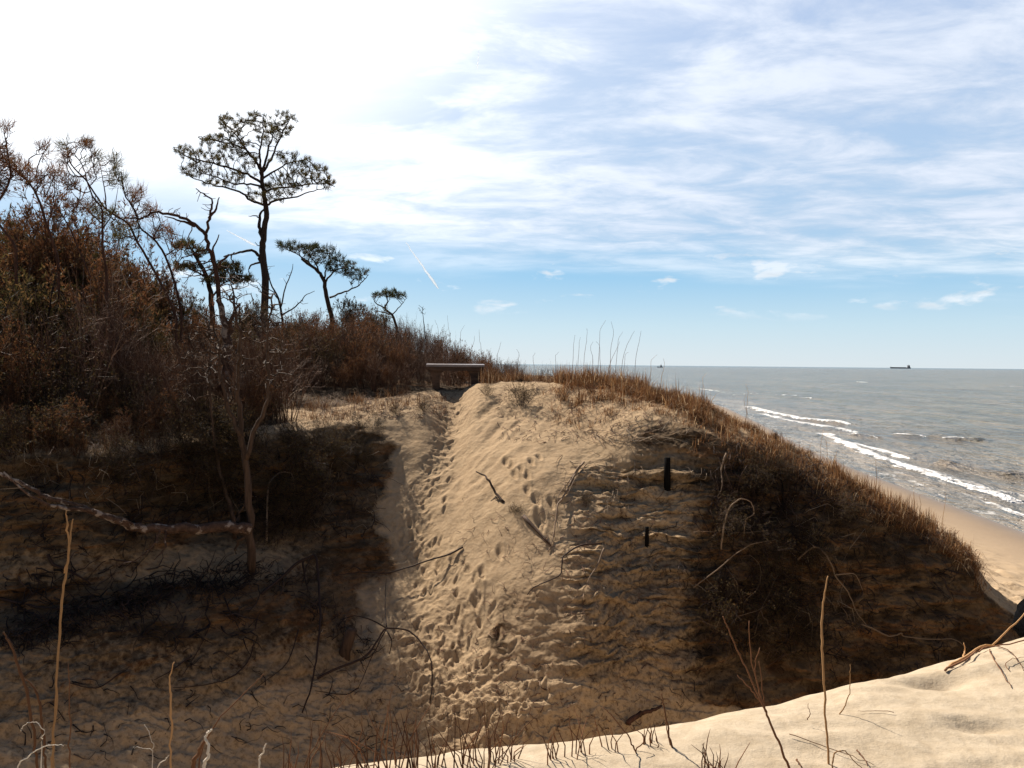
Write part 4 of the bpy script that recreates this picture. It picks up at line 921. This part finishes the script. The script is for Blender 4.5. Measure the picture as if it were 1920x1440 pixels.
# ------------------------------------------------------------------ sticks, roots and posts on the slopes
def stick(name, label, cat, lines, r0, matn, lift=.02, group=None, seed=1, sides=6, amp=.25):
    root = None; off = surf(*lines[0][0][:2]); multi = len(lines) > 1
    if multi: root = empty(name, off)
    for i, ln_ in enumerate(lines):
        ps_ = [surf(q_[0], q_[1]) for q_ in ln_]; lf_ = np.array([(q_[2] if len(q_) > 2 else lift) for q_ in ln_]); dd_ = np.array([p_[1] for p_ in ps_]) - lf_
        if len(dd_) > 3: sm_ = np.convolve(np.pad(dd_, 1, mode='edge'), [.3, .4, .3], 'valid'); dd_ = np.where(lf_ > .03, np.minimum(sm_, dd_+lf_-.02), dd_)
        pl = [P(q_[0], q_[1], x_) for q_, x_ in zip(ln_, dd_)]; rr_ = r0*(1 if i == 0 else .6)
        pl = wob(pl, rr_*amp, 4, seed+i); g = Geo(); g.tube(pl-off, np.linspace(rr_, rr_*.4, len(pl)), sides, True)
        o = g.build(name if not multi else 'branch', M[matn], root)
        if not multi: o.location = off; root = o
    tag(root, label, cat, group); return root
stick('stick', 'dark crooked stick standing up from the lit slope', 'stick', [[(945,942,0),(930,925,.12),(915,898,.3),(905,890,.38),(892,884,.48)]], .022, 'bark')
stick('branch', 'black angular branch bent over like a hook above the shaded gully', 'branch', [[(490,1115,0),(525,1085,.15),(560,1055,.3),(590,1041,.4),(596,1075,.4),(599,1120,.4),(600,1170,.4),(592,1240,.35),(583,1290,.3),(565,1336,.1)], [(568,1052,.3),(572,1085,.2),(578,1110,.05)], [(590,1042,.3),(575,1060,.2),(565,1100,.05)]], .022, 'twig_dark')
stick('branch', 'long thin branch lying across the edge between shade and lit sand', 'branch', [[(868,1026,.03),(845,1038,.12),(800,1052,.2),(750,1068,.25),(720,1075,.25),(680,1072,.2),(650,1076,.15),(622,1080,.1)], [(680,1072,.2),(665,1062,.1),(650,1072,.05)]], .014, 'twig_dark')
stick('branch', 'arched dark branch with curving forks at the lower end of the sand path', 'branch', [[(595,1272,.05),(640,1250,.15),(680,1235,.25),(705,1205,.3),(725,1178,.3),(760,1180,.25),(790,1205,.2),(808,1240,.15),(810,1290,.08),(805,1318,.0)], [(725,1178,.3),(690,1160,.3),(665,1155,.3),(645,1160,.25)], [(725,1178,.3),(700,1225,.2),(672,1290,.05)], [(725,1178,.3),(722,1140,.2),(724,1085,.1)], [(725,1182,.3),(735,1205,.2),(730,1226,.1)], [(672,1290,.05),(650,1302,.05),(592,1295,.05)]], .016, 'twig_dark')
stick('branch', 'reddish driftwood branch on the gully floor by the lit sand', 'branch', [[(1178,1358,.02),(1190,1345,.08),(1208,1336,.12),(1225,1330,.12),(1240,1324,.06)], [(1205,1338,.1),(1200,1345,.05)]], .035, 'redbark')
stick('branch', 'thin dark bent branch hanging on the slope right of the root bundle', 'branch', [[(1128,1020,.05),(1095,1021,.15),(1070,1033,.2),(1055,1045,.22),(1052,1075,.2),(1020,1092,.18),(1000,1102,.15),(988,1115,.05)]], .013, 'twig_dark')
stick('root', 'pale root hanging on the slope beside the bent dark branch', 'root', [[(1133,1028,.05),(1120,1060,.1),(1108,1080,.1),(1093,1106,.05)]], .014, 'root')
stick('root_bundle', 'bundle of pale roots trailing down the lit slope from the lip', 'roots', [[(1095,866,.05),(1072,900,.08),(1058,930,.08),(1046,945,.07),(1042,975,.07),(1036,1012,.05),(1028,1035,.02)], [(1088,872,.06),(1065,905,.1),(1050,925,.1),(1043,950,.05)], [(1100,870,.05),(1080,895,.05),(1062,930,.05)], [(1058,905,.1),(1062,925,.05)]], .017, 'root')
stick('plank', 'half-buried board lying on the slope below the root clump', 'board', [[(982,968,.02),(1033,1023,.02)]], .04, 'bench', sides=4, amp=0)
stick('root', 'looping tan root arching out of the dark right face', 'root', [[(1352,1030,.1),(1358,985,.3),(1370,950,.4),(1390,935,.45),(1408,942,.45),(1414,962,.4),(1398,975,.3),(1394,1008,.1)]], .012, 'root')
stick('root', 'long straight tan root running diagonally over the right face', 'root', [[(1300,1102,.05),(1345,1068,.3),(1385,1035,.4),(1410,1020,.4),(1455,1012,.2)]], .009, 'root')
stick('root', 'tan forked root arching down right in the middle of the dark right face', 'root', [[(1495,1050,.1),(1530,1025,.35),(1555,1050,.4),(1565,1078,.35),(1590,1110,.3),(1605,1145,.2),(1625,1172,.1)], [(1528,1026,.35),(1510,1010,.1)], [(1565,1078,.35),(1600,1075,.25),(1618,1108,.05)]], .014, 'root')
stick('root', 'pale root hanging from the grassy lip at the left end of the right face', 'root', [[(1362,850,.05),(1352,885,.1),(1355,905,.12),(1343,935,.03)]], .016, 'root')
stick('root', 'pale wavy root crossing the lower right end of the dark face', 'root', [[(1615,1170,.05),(1640,1180,.12),(1668,1193,.15),(1690,1187,.15),(1692,1192,.15),(1740,1198,.12),(1785,1198,.08),(1812,1214,.02)]], .012, 'root')
for k, ln_ in enumerate([[(1415,1190,.1),(1425,1150,.3),(1445,1105,.35),(1460,1075,.2)], [(1395,1130,.1),(1422,1100,.3),(1428,1068,.3),(1405,1040,.2)], [(1380,1160,.1),(1410,1148,.3),(1440,1135,.2)], [(1425,1140,.3),(1440,1170,.3),(1458,1178,.1)], [(1440,995,.05),(1370,1000,.3),(1372,985,.3),(1350,990,.1)], [(1345,998,.05),(1310,996,.2),(1295,998,.05)], [(1480,1200,.05),(1490,1160,.2),(1508,1140,.2)], [(1360,1060,.05),(1380,1090,.25),(1390,1125,.1)], [(1500,1140,.05),(1478,1125,.3),(1468,1110,.2)]]):
    stick('root', 'thin white twig-like root tangled low on the dark right face', 'root', [ln_], .0055, 'root', group='white roots on the right face', seed=k, amp=1.2)
for ln_, lab in (([(205,805,.05),(207,835,.15),(209,862,.15),(195,890,.08),(190,912,.02)], 'pale wavy root hanging over the left bank above the fallen log'), ([(205,790,.05),(225,805,.2),(232,835,.2),(245,865,.15),(255,882,.05)], 'pale root hanging right of the wavy one over the left bank'),
                 ([(500,1015,.0),(505,905,.15),(530,885,.25),(548,890,.25),(553,920,.1)], 'pale root looped over the dark hollow right of the gully tree'), ([(375,850,.05),(388,870,.2),(393,920,.2),(402,955,.05)], 'thin pale root hanging left of the gully tree'), ([(0,800,.1),(60,812,.2),(110,812,.25),(160,800,.25),(195,785,.2)], 'long bleached branch lying along the lip of the left bank')):
    stick('root', lab, 'root', [ln_], .014, 'root')
stick('log_stub', 'short bleached log end lying on the lip at the left edge', 'log', [[(18,848,.04),(40,845,.05),(62,843,.04)]], .04, 'pale', sides=8)
stick('broken_stump', 'reddish broken stump end sticking out of the lip above the left bank', 'stump', [[(158,798,.0),(180,785,.12),(195,780,.2)], [(190,778,.2),(198,795,.25),(204,812,.2)]], .05, 'redbark', sides=8)
stick('branch', 'black branch lying on the ledge of the left bank', 'branch', [[(90,1040,.02),(100,1058,.05),(130,1070,.05),(172,1096,.03)]], .022, 'twig_dark')
stick('branch', 'black branch lying low at the left edge under the ledge', 'branch', [[(0,1122,.03),(25,1128,.05),(70,1138,.05),(150,1142,.03)]], .02, 'twig_dark')
for k, ln_ in enumerate([[(420,1090),(395,1170),(365,1230),(340,1270)], [(360,1230),(320,1258),(290,1275)], [(482,1160),(470,1230),(430,1272),(380,1285),(325,1290)], [(348,1155),(330,1215),(318,1225)], [(255,1055),(200,1050),(160,1090)], [(420,1120),(440,1160),(490,1190)], [(230,1260),(180,1290),(130,1280)], [(560,1180),(540,1240),(480,1290)]]):
    stick('root', 'thin black root lying on the shaded lower slope at left', 'root', [[(u, v, .03) for u, v in ln_]], .009, 'twig_dark', group='black roots on the left slope', seed=k)
def post(name, label, u, v0, v1, d_, r0, matn, tiltx=0):
    a = P(u, v1, d_); b_ = P(u+tiltx, v0, d_); g = Geo(); q_ = np.array([a-[0, 0, .15], a, a*.5+b_*.5, b_]); g.tube(q_-a, [r0*1.02, r0, r0*.97, r0*.92], 12, True)
    o = g.build(name, M[matn]); o.location = a; tag(o, label, 'post'); return o
def sdist(u, v): return float(surf(u, v)[1])
post('post', 'black wooden post standing against the sand face', 1251, 858, 917, sdist(1251, 914)-.02, .05, 'char')
post('post_stub', 'small black post stub lower on the sand slope', 1213, 988, 1006, sdist(1213, 1004)-.02, .028, 'char')
o = post('post_stump', 'brown leaning post stump half buried in the shaded gully', 646, 1180, 1222, sdist(646, 1215)-.05, .075, 'bark', 14)
# black bag at the right edge
bp_ = P(1943, 1163, 4.3); root = empty('bag', bp_); tag(root, 'black crumpled bag cut off by the right edge at the lit crest', 'bag'); root.rotation_euler = (0, math.radians(22), .3)
th = np.linspace(0, math.pi, 15); ph = np.linspace(0, 2*math.pi, 25); TH, PH = np.meshgrid(th, ph, indexing='ij')
sxx = np.stack([np.sin(TH)*np.cos(PH), np.sin(TH)*np.sin(PH), np.cos(TH)], -1); sgnp = np.sign(sxx)*np.abs(sxx)**.75
vv = sgnp*np.array([.085, .10, .125])*(1+.16*fbm(sxx*2.2, 3, 120))[..., None]; ii = np.arange(15*25).reshape(15, 25)
mesh_np('body', vv, np.stack([ii[:-1, :-1], ii[1:, :-1], ii[1:, 1:], ii[:-1, 1:]], -1).reshape(-1, 4), None, M['cloth'], root)
g = Geo(); g.tube([(-.07, -.05, .10), (-.05, -.08, .15), (.02, -.09, .16), (.06, -.06, .10)], .008, 6, True); g.build('handle', M['cloth'], root)
g = Geo(); g.box((-.068, -.09, .035), (.012, .004, .016), Euler((0, .5, .6)).to_matrix()); g.build('tag', M['cloth_pale'], root, False)
g = Geo(); g.box((-.066, -.088, -.075), (.018, .004, .006), Euler((0, -.1, .5)).to_matrix()); g.build('tag', M['cloth_pale'], root, False)

# ------------------------------------------------------------------ root tangles, litter
def tangle(geo, n_, box, ln, r0, lift, seed, heading=None, hj=.5):
    r = random.Random(seed)
    for _ in range(n_):
        u = r.uniform(box[0], box[1]); v = r.uniform(box[2], box[3]); a = (r.uniform(0, 6.28) if heading is None else heading+r.gauss(0, .5))
        L_ = ln*r.uniform(.4, 1.3); k = r.randint(4, 7); pl = []; lf = r.uniform(.2, 1)*lift
        for i in range(k):
            pl.append(surf(u, v, .005+lf*math.sin(math.pi*i/(k-1))**.8)); a += r.gauss(0, hj); u += math.cos(a)*L_/k; v += math.sin(a)*L_/k
        pl = np.array(pl)
        if np.linalg.norm(np.diff(pl, axis=0), axis=1).max() > .8: continue
        rr_ = r0*r.uniform(.4, 1.1); geo.tube(pl, np.linspace(rr_, rr_*.3, k), 3)
g = Geo()
tangle(g, 220, (0, 470, 1060, 1200), 70, .012, .08, 1, .1); 
for _u in range(0, 700, 20):
    vm_ = float(np.interp(_u, [0, 100, 200, 350, 480, 560, 620, 690], [1190, 1170, 1130, 1085, 1065, 1100, 1150, 1220])); tangle(g, int(17*sr.uniform(.5, 1.3)), (_u-20, _u+20, vm_-12, vm_+30), 42, .009, .10, 300+_u, .4, .8)
tangle(g, 420, (220, 700, 850, 1010), 60, .010, .16, 2); tangle(g, 120, (0, 240, 860, 1050), 50, .009, .08, 3)
tangle(g, 120, (0, 700, 1180, 1420), 55, .008, .04, 4, 0)
tag(g.build('root_mat', M['twig_dark'], None), 'dark tangled roots and twigs matted over the shaded left bank', 'roots', None, 'stuff')
g = Geo()
tangle(g, 520, (1330, 1560, 880, 1230), 60, .010, .25, 5); tangle(g, 200, (1560, 1800, 980, 1260), 60, .010, .12, 6, .7); tangle(g, 200, (1330, 1700, 815, 960), 45, .010, .14, 7, 1.2); tangle(g, 60, (1220, 1400, 950, 1300), 45, .008, .05, 8)
tag(g.build('root_mat', M['twig_dark'], None), 'dark tangled roots matted over the shaded right face', 'roots', None, 'stuff')
g = Geo()
tangle(g, 90, (1330, 1600, 950, 1220), 60, .007, .3, 11); tangle(g, 110, (1050, 1330, 840, 1100), 45, .007, .06, 12, 1.8); tangle(g, 60, (30, 500, 800, 950), 50, .008, .2, 13, 1.5); tangle(g, 50, (1090, 1340, 800, 830), 60, .008, .05, 14, 0, .2); tangle(g, 60, (480, 720, 820, 1000), 50, .006, .15, 15)
tangle(g, 110, (1050, 1450, 735, 830), 55, .0045, .12, 17); tangle(g, 60, (1450, 1800, 850, 990), 50, .0045, .1, 18); tangle(g, 60, (0, 330, 800, 850), 60, .005, .12, 16, -.2, .3)
tag(g.build('pale_roots', M['root'], None), 'fine pale roots trailing from the broken edges of the dune', 'roots', None, 'stuff')
g = Geo()
tangle(g, 420, (600, 850, 738, 785), 16, .006, .02, 21); tangle(g, 380, (930, 1250, 722, 830), 18, .006, .03, 22); tangle(g, 260, (880, 1340, 1180, 1370), 22, .007, .02, 23); tangle(g, 240, (600, 1000, 1150, 1420), 22, .006, .02, 24); tangle(g, 120, (850, 1120, 930, 1160), 30, .005, .04, 25); tangle(g, 200, (1060, 1320, 880, 1160), 22, .007, .03, 26)
tag(g.build('twig_litter', M['twig'], None), 'small dead twigs and litter scattered over the sand', 'litter', None, 'stuff')
# contrails
def contrail(label, a, b_, d_, r0, seed):
    pl = np.array([P(*a, d_), P(*b_, d_)]); t_ = np.linspace(0, 1, 40); q_ = pl[0]+(pl[1]-pl[0])*t_[:, None]
    q_ = q_ + np.stack([perlin(np.stack([t_*9, t_*0+seed, t_*0], -1))*r0*.5, t_*0, perlin(np.stack([t_*9, t_*0, t_*0+seed], -1))*r0*.5], -1)
    rr_ = r0*np.interp(t_, [0, .15, .5, 1], [.4, 1, .6, .25])*(1+.25*perlin(np.stack([t_*8, t_*0, t_*0+seed], -1)))
    g = Geo(); off = q_[0]; g.tube(q_-off, rr_, 10, True); o = g.build('contrail', M['vapour']); o.location = off; tag(o, label, 'contrail'); return o
mv2, n, l, b = mat('vapour_white'); b.inputs['Base Color'].default_value = (.95, .97, 1, 1); b.inputs['Roughness'].default_value = 1
trn = n.new('ShaderNodeBsdfTranslucent'); trn.inputs['Color'].default_value = (.95, .97, 1, 1); tp_ = n.new('ShaderNodeBsdfTransparent')
m1_ = n.new('ShaderNodeMixShader'); m1_.inputs[0].default_value = .6; l.new(b.outputs[0], m1_.inputs[1]); l.new(trn.outputs[0], m1_.inputs[2])
m2_ = n.new('ShaderNodeMixShader'); m2_.inputs[0].default_value = .6; l.new(tp_.outputs[0], m2_.inputs[1]); l.new(m1_.outputs[0], m2_.inputs[2]); l.new(m2_.outputs[0], n['Material Output'].inputs['Surface'])
M['vapour'] = mv2
contrail('bright short contrail in the blue band of sky right of the pines', (822, 541), (761, 455), 20000, 38, 1)
contrail('faint contrail low in the sky just right of the tallest pine', (480, 461), (425, 432), 20000, 34, 2)
contrail('short vertical contrail high in the sky near the centre', (895, 130), (898, 93), 20000, 20, 3)
# ------------------------------------------------------------------ ships
def ship(name, label, cat, u0, u1, v, d, kind):
    p0 = P(u0, v, d); p1 = P(u1, v, d); L = p1[0]-p0[0]; root = empty(name, ((p0[0]+p1[0])/2, d, 0)); tag(root, label, cat)
    h = L*(.052 if kind == 'cargo' else .13); w = L*.07
    g = Geo(); # hull with raked bow and a sheer
    xs = np.array([-.5, -.47, -.3, 0, .3, .46, .5]) * L
    wd = np.array([.1, .7, 1, 1, 1, .95, .75])*w; top = h*np.array([1.45, 1.25, 1, 1, 1, 1.05, 1.1]); bot = np.array([.02, 0, 0, 0, 0, 0, .0])*L-.5
    vs = []
    for x, ww, t, bb in zip(xs, wd, top, bot): vs += [(x, -ww, t), (x*.985, -ww*.8, bb), (x*.985, ww*.8, bb), (x, ww, t)]
    qs = []
    for i in range(len(xs)-1):
        for a, c in ((0, 1), (1, 2), (2, 3), (3, 0)): qs.append([i*4+a, i*4+c, i*4+4+c, i*4+4+a])
    qs += [[0, 3, 2, 1], [24, 25, 26, 27]]
    g.add(vs, qs); g.build('hull', M['hull'], root, False)
    g = Geo()
    if kind == 'cargo':
        g.box((L*.40, 0, h*1.9), (L*.035, w*.8, h*.95)); g.box((L*.40, 0, h*3.0), (L*.028, w, h*.2)); g.build('deck_house', M['super'], root, False)
        g = Geo(); g.box((L*.455, 0, h*1.9), (L*.014, w*.3, h*.9)); g.build('funnel', M['hull'], root, False)
        g = Geo(); g.tube([(L*.40, 0, h*3), (L*.40, 0, h*4.3)], L*.003, 6); g.tube([(-L*.46, 0, h), (-L*.46, 0, h*2.5)], L*.003, 6); g.build('mast', M['hull'], root)
        g = Geo()
        for k in range(7): g.box((-L*.38+k*L*.1, 0, h*1.12), (L*.038, w*.7, h*.14))
        g.build('hatch_cover', M['super'], root, False)
    else:
        g.box((L*.18, 0, h*1.8), (L*.12, w*.8, h*.8)); g.box((L*.18, 0, h*3.), (L*.08, w*.6, h*.5)); g.build('wheelhouse', M['super'], root, False)
        g = Geo(); g.tube([(L*.2, 0, h*3), (L*.2, 0, h*5)], L*.012, 6); g.tube([(L*.2, 0, h*3.5), (-L*.35, 0, h*1.8)], L*.008, 6); g.build('mast', M['hull'], root)
ship('cargo_ship', 'long low dark cargo ship on the horizon, deck house at its right end', 'ship', 1669, 1707, 690, 6500, 'cargo')
ship('fishing_boat', 'small dark fishing boat on the horizon beside the grassy ridge', 'boat', 1232, 1243, 686, 2600, 'fish')

# ------------------------------------------------------------------ bench
bl = P(806, 727, 15.8); br_ = P(906, 730, 16.3); mid = (bl+br_)/2
bz = P(850, 690, 16)[2]
bench = empty('bench', (mid[0]-.03, 16.0, gz(mid[0], 16.0)-.02)); tag(bench, 'low backless wooden bench where the sandy path tops the dune', 'bench'); bench.rotation_euler = (math.radians(2.5), 0, math.radians(4))
sh = P(850, 683, 16)[2]-bench.location.z
g = Geo()
for k in range(3): g.box((0, -.14+k*.14, sh-.02), (.60, .066, .022))
g.build('seat', M['bench_top'], bench, False)
g = Geo(); g.box((0, -.19, sh-.085), (.53, .02, .04)); g.box((0, .19, sh-.085), (.53, .02, .04)); g.build('rail', M['bench'], bench, False)
for s in (-1, 1):
    g = Geo(); c = s*.40
    prof = [(-.07, -.06), (.07, -.06), (.08, sh-.24), (.17, sh-.10), (.17, sh-.044), (-.17, sh-.044), (-.17, sh-.10), (-.08, sh-.24)]
    vs = [(c+x, y, z) for y in (-.165, .165) for x, z in prof]; N = len(prof)
    g.add(vs, [[k, (k+1) % N, N+(k+1) % N, N+k] for k in range(N)] + [[0, 1, 2, 7], [7, 2, 3, 6], [6, 3, 4, 5], [8, 15, 10, 9], [15, 14, 11, 10], [14, 13, 12, 11]])
    g.build('leg', M['bench'], bench, False)

# ------------------------------------------------------------------ camera, light, world
cam = bpy.data.objects.new('camera', bpy.data.cameras.new('camera')); link(cam)
cam.location = (0, 0, EYE); cam.rotation_euler = (math.pi/2+PITCH, ROLL, 0)
cam.data.sensor_width = 36; cam.data.lens = 27; cam.data.clip_end = 60000; cam.data.clip_start = .05
bpy.context.scene.camera = cam
SAZ, SEL = math.radians(-36), math.radians(44)
sd = Vector((math.sin(SAZ)*math.cos(SEL), math.cos(SAZ)*math.cos(SEL), math.sin(SEL)))
sun = bpy.data.objects.new('sun', bpy.data.lights.new('sun', 'SUN')); link(sun)
sun.data.energy = 5; sun.data.angle = math.radians(.6); sun.data.color = (1, .92, .80)
sun.rotation_euler = sd.to_track_quat('Z', 'Y').to_euler()

w = bpy.data.worlds.new('World'); bpy.context.scene.world = w; w.use_nodes = True
n = w.node_tree.nodes; l = w.node_tree.links; bg = n['Background']
sky = n.new('ShaderNodeTexSky'); sky.sky_type = 'NISHITA'; sky.sun_disc = False
sky.sun_elevation = SEL; sky.sun_rotation = SAZ; sky.dust_density = .6; sky.air_density = 1.0; sky.ozone_density = 2
co = n.new('ShaderNodeTexCoord').outputs['Generated']
sep = n.new('ShaderNodeSeparateXYZ'); l.new(co, sep.inputs[0])
x_, y_, z_ = sep.outputs
def mr(v, a, b, c=0., d=1., smooth=True):
    m = n.new('ShaderNodeMapRange'); m.interpolation_type = 'SMOOTHSTEP' if smooth else 'LINEAR'
    l.new(v, m.inputs[0]) if not isinstance(v, (int, float)) else None
    for k, q in enumerate((a, b, c, d)): m.inputs[k+1].default_value = q
    return m.outputs[0]
den = mth(n, l, 'ADD', mth(n, l, 'MAXIMUM', z_, 0), .10)
cv = n.new('ShaderNodeCombineXYZ'); l.new(mth(n, l, 'DIVIDE', x_, den), cv.inputs[0]); l.new(mth(n, l, 'DIVIDE', y_, den), cv.inputs[1])
big = noise(n, l, mapping(n, l, cv.outputs[0], (.55, .9, 1), (0, 0, .35)), 1.0, 6, .55, .15)
wis = noise(n, l, mapping(n, l, cv.outputs[0], (.8, 1.3, 1), (0, 0, .9)), 3.0, 9, .62, .35)
puff = noise(n, l, mapping(n, l, co, (7, 7, 22)), 1.6, 5, .55, .2)
dv = n.new('ShaderNodeVectorMath'); dv.operation = 'DOT_PRODUCT'; l.new(co, dv.inputs[0]); dv.inputs[1].default_value = sd
ds = dv.outputs['Value']
edge = mth(n, l, 'ADD', z_, mth(n, l, 'MULTIPLY', mth(n, l, 'SUBTRACT', big.outputs['Fac'], .5), .10))
edge = mth(n, l, 'ADD', edge, mth(n, l, 'MULTIPLY', x_, .06))
cover = mr(edge, .105, .185)
tex = mth(n, l, 'ADD', mth(n, l, 'MULTIPLY', big.outputs['Fac'], .52), mth(n, l, 'MULTIPLY', wis.outputs['Fac'], .52))
dens = mr(tex, .41, .63)
sheet = mth(n, l, 'MULTIPLY', cover, mth(n, l, 'ADD', .34, mth(n, l, 'MULTIPLY', dens, .66)))
sheet = mth(n, l, 'MAXIMUM', sheet, mth(n, l, 'MULTIPLY', cover, mr(ds, .70, .92)))
pf = mth(n, l, 'MULTIPLY', mr(puff.outputs['Fac'], .575, .70), mth(n, l, 'MULTIPLY', mr(z_, .05, .08), mr(z_, .16, .125)))
cl = mth(n, l, 'MAXIMUM', sheet, mth(n, l, 'MULTIPLY', pf, .8))
fade = mth(n, l, 'MULTIPLY', mr(y_, .30, .70), mr(z_, .60, .46))
cl = mth(n, l, 'MULTIPLY', cl, fade)
glow = mth(n, l, 'POWER', mth(n, l, 'MAXIMUM', ds, 0), 7)
side_ = mr(ds, .60, .92)
cb = mth(n, l, 'ADD', .90, mth(n, l, 'MULTIPLY', dens, .20))
cb = mth(n, l, 'ADD', cb, mth(n, l, 'MULTIPLY', glow, 1.2))
ccol = mixc(n, l, side_, (.44, .48, .55), (.58, .59, .605))
ccol = mixc(n, l, mr(z_, .17, .11), ccol, (.52, .55, .58))
vm = n.new('ShaderNodeVectorMath'); vm.operation = 'SCALE'; l.new(ccol, vm.inputs[0]); l.new(cb, vm.inputs['Scale'])
vs = n.new('ShaderNodeVectorMath'); vs.operation = 'SCALE'; l.new(sky.outputs[0], vs.inputs[0]); vs.inputs['Scale'].default_value = .05
air = ramp(n, [(.0, (.46, .52, .56)), (.05, (.36, .48, .56)), (.12, (.185, .37, .545)), (.25, (.22, .37, .56)), (.5, (.18, .28, .52))]); l.new(z_, air.inputs[0])
base = mixc(n, l, mth(n, l, 'MULTIPLY', fade, .85), vs.outputs[0], air.outputs[0])
base = mixc(n, l, mth(n, l, 'MULTIPLY', mth(n, l, 'MULTIPLY', side_, fade), .35), base, (.50, .56, .62))
out = mixc(n, l, cl, base, vm.outputs[0])
l.new(out, bg.inputs['Color']); bg.inputs['Strength'].default_value = 1.0
sc = bpy.context.scene
sc.view_settings.view_transform = 'Standard'; sc.view_settings.look = 'None'; sc.view_settings.exposure = .75; sc.view_settings.gamma = 1
sc.view_settings.use_curve_mapping = False
sc.cycles.max_bounces = 4; sc.cycles.diffuse_bounces = 2; sc.cycles.glossy_bounces = 2; sc.cycles.transmission_bounces = 2; sc.cycles.transparent_max_bounces = 4
sc.cycles.use_denoising = True
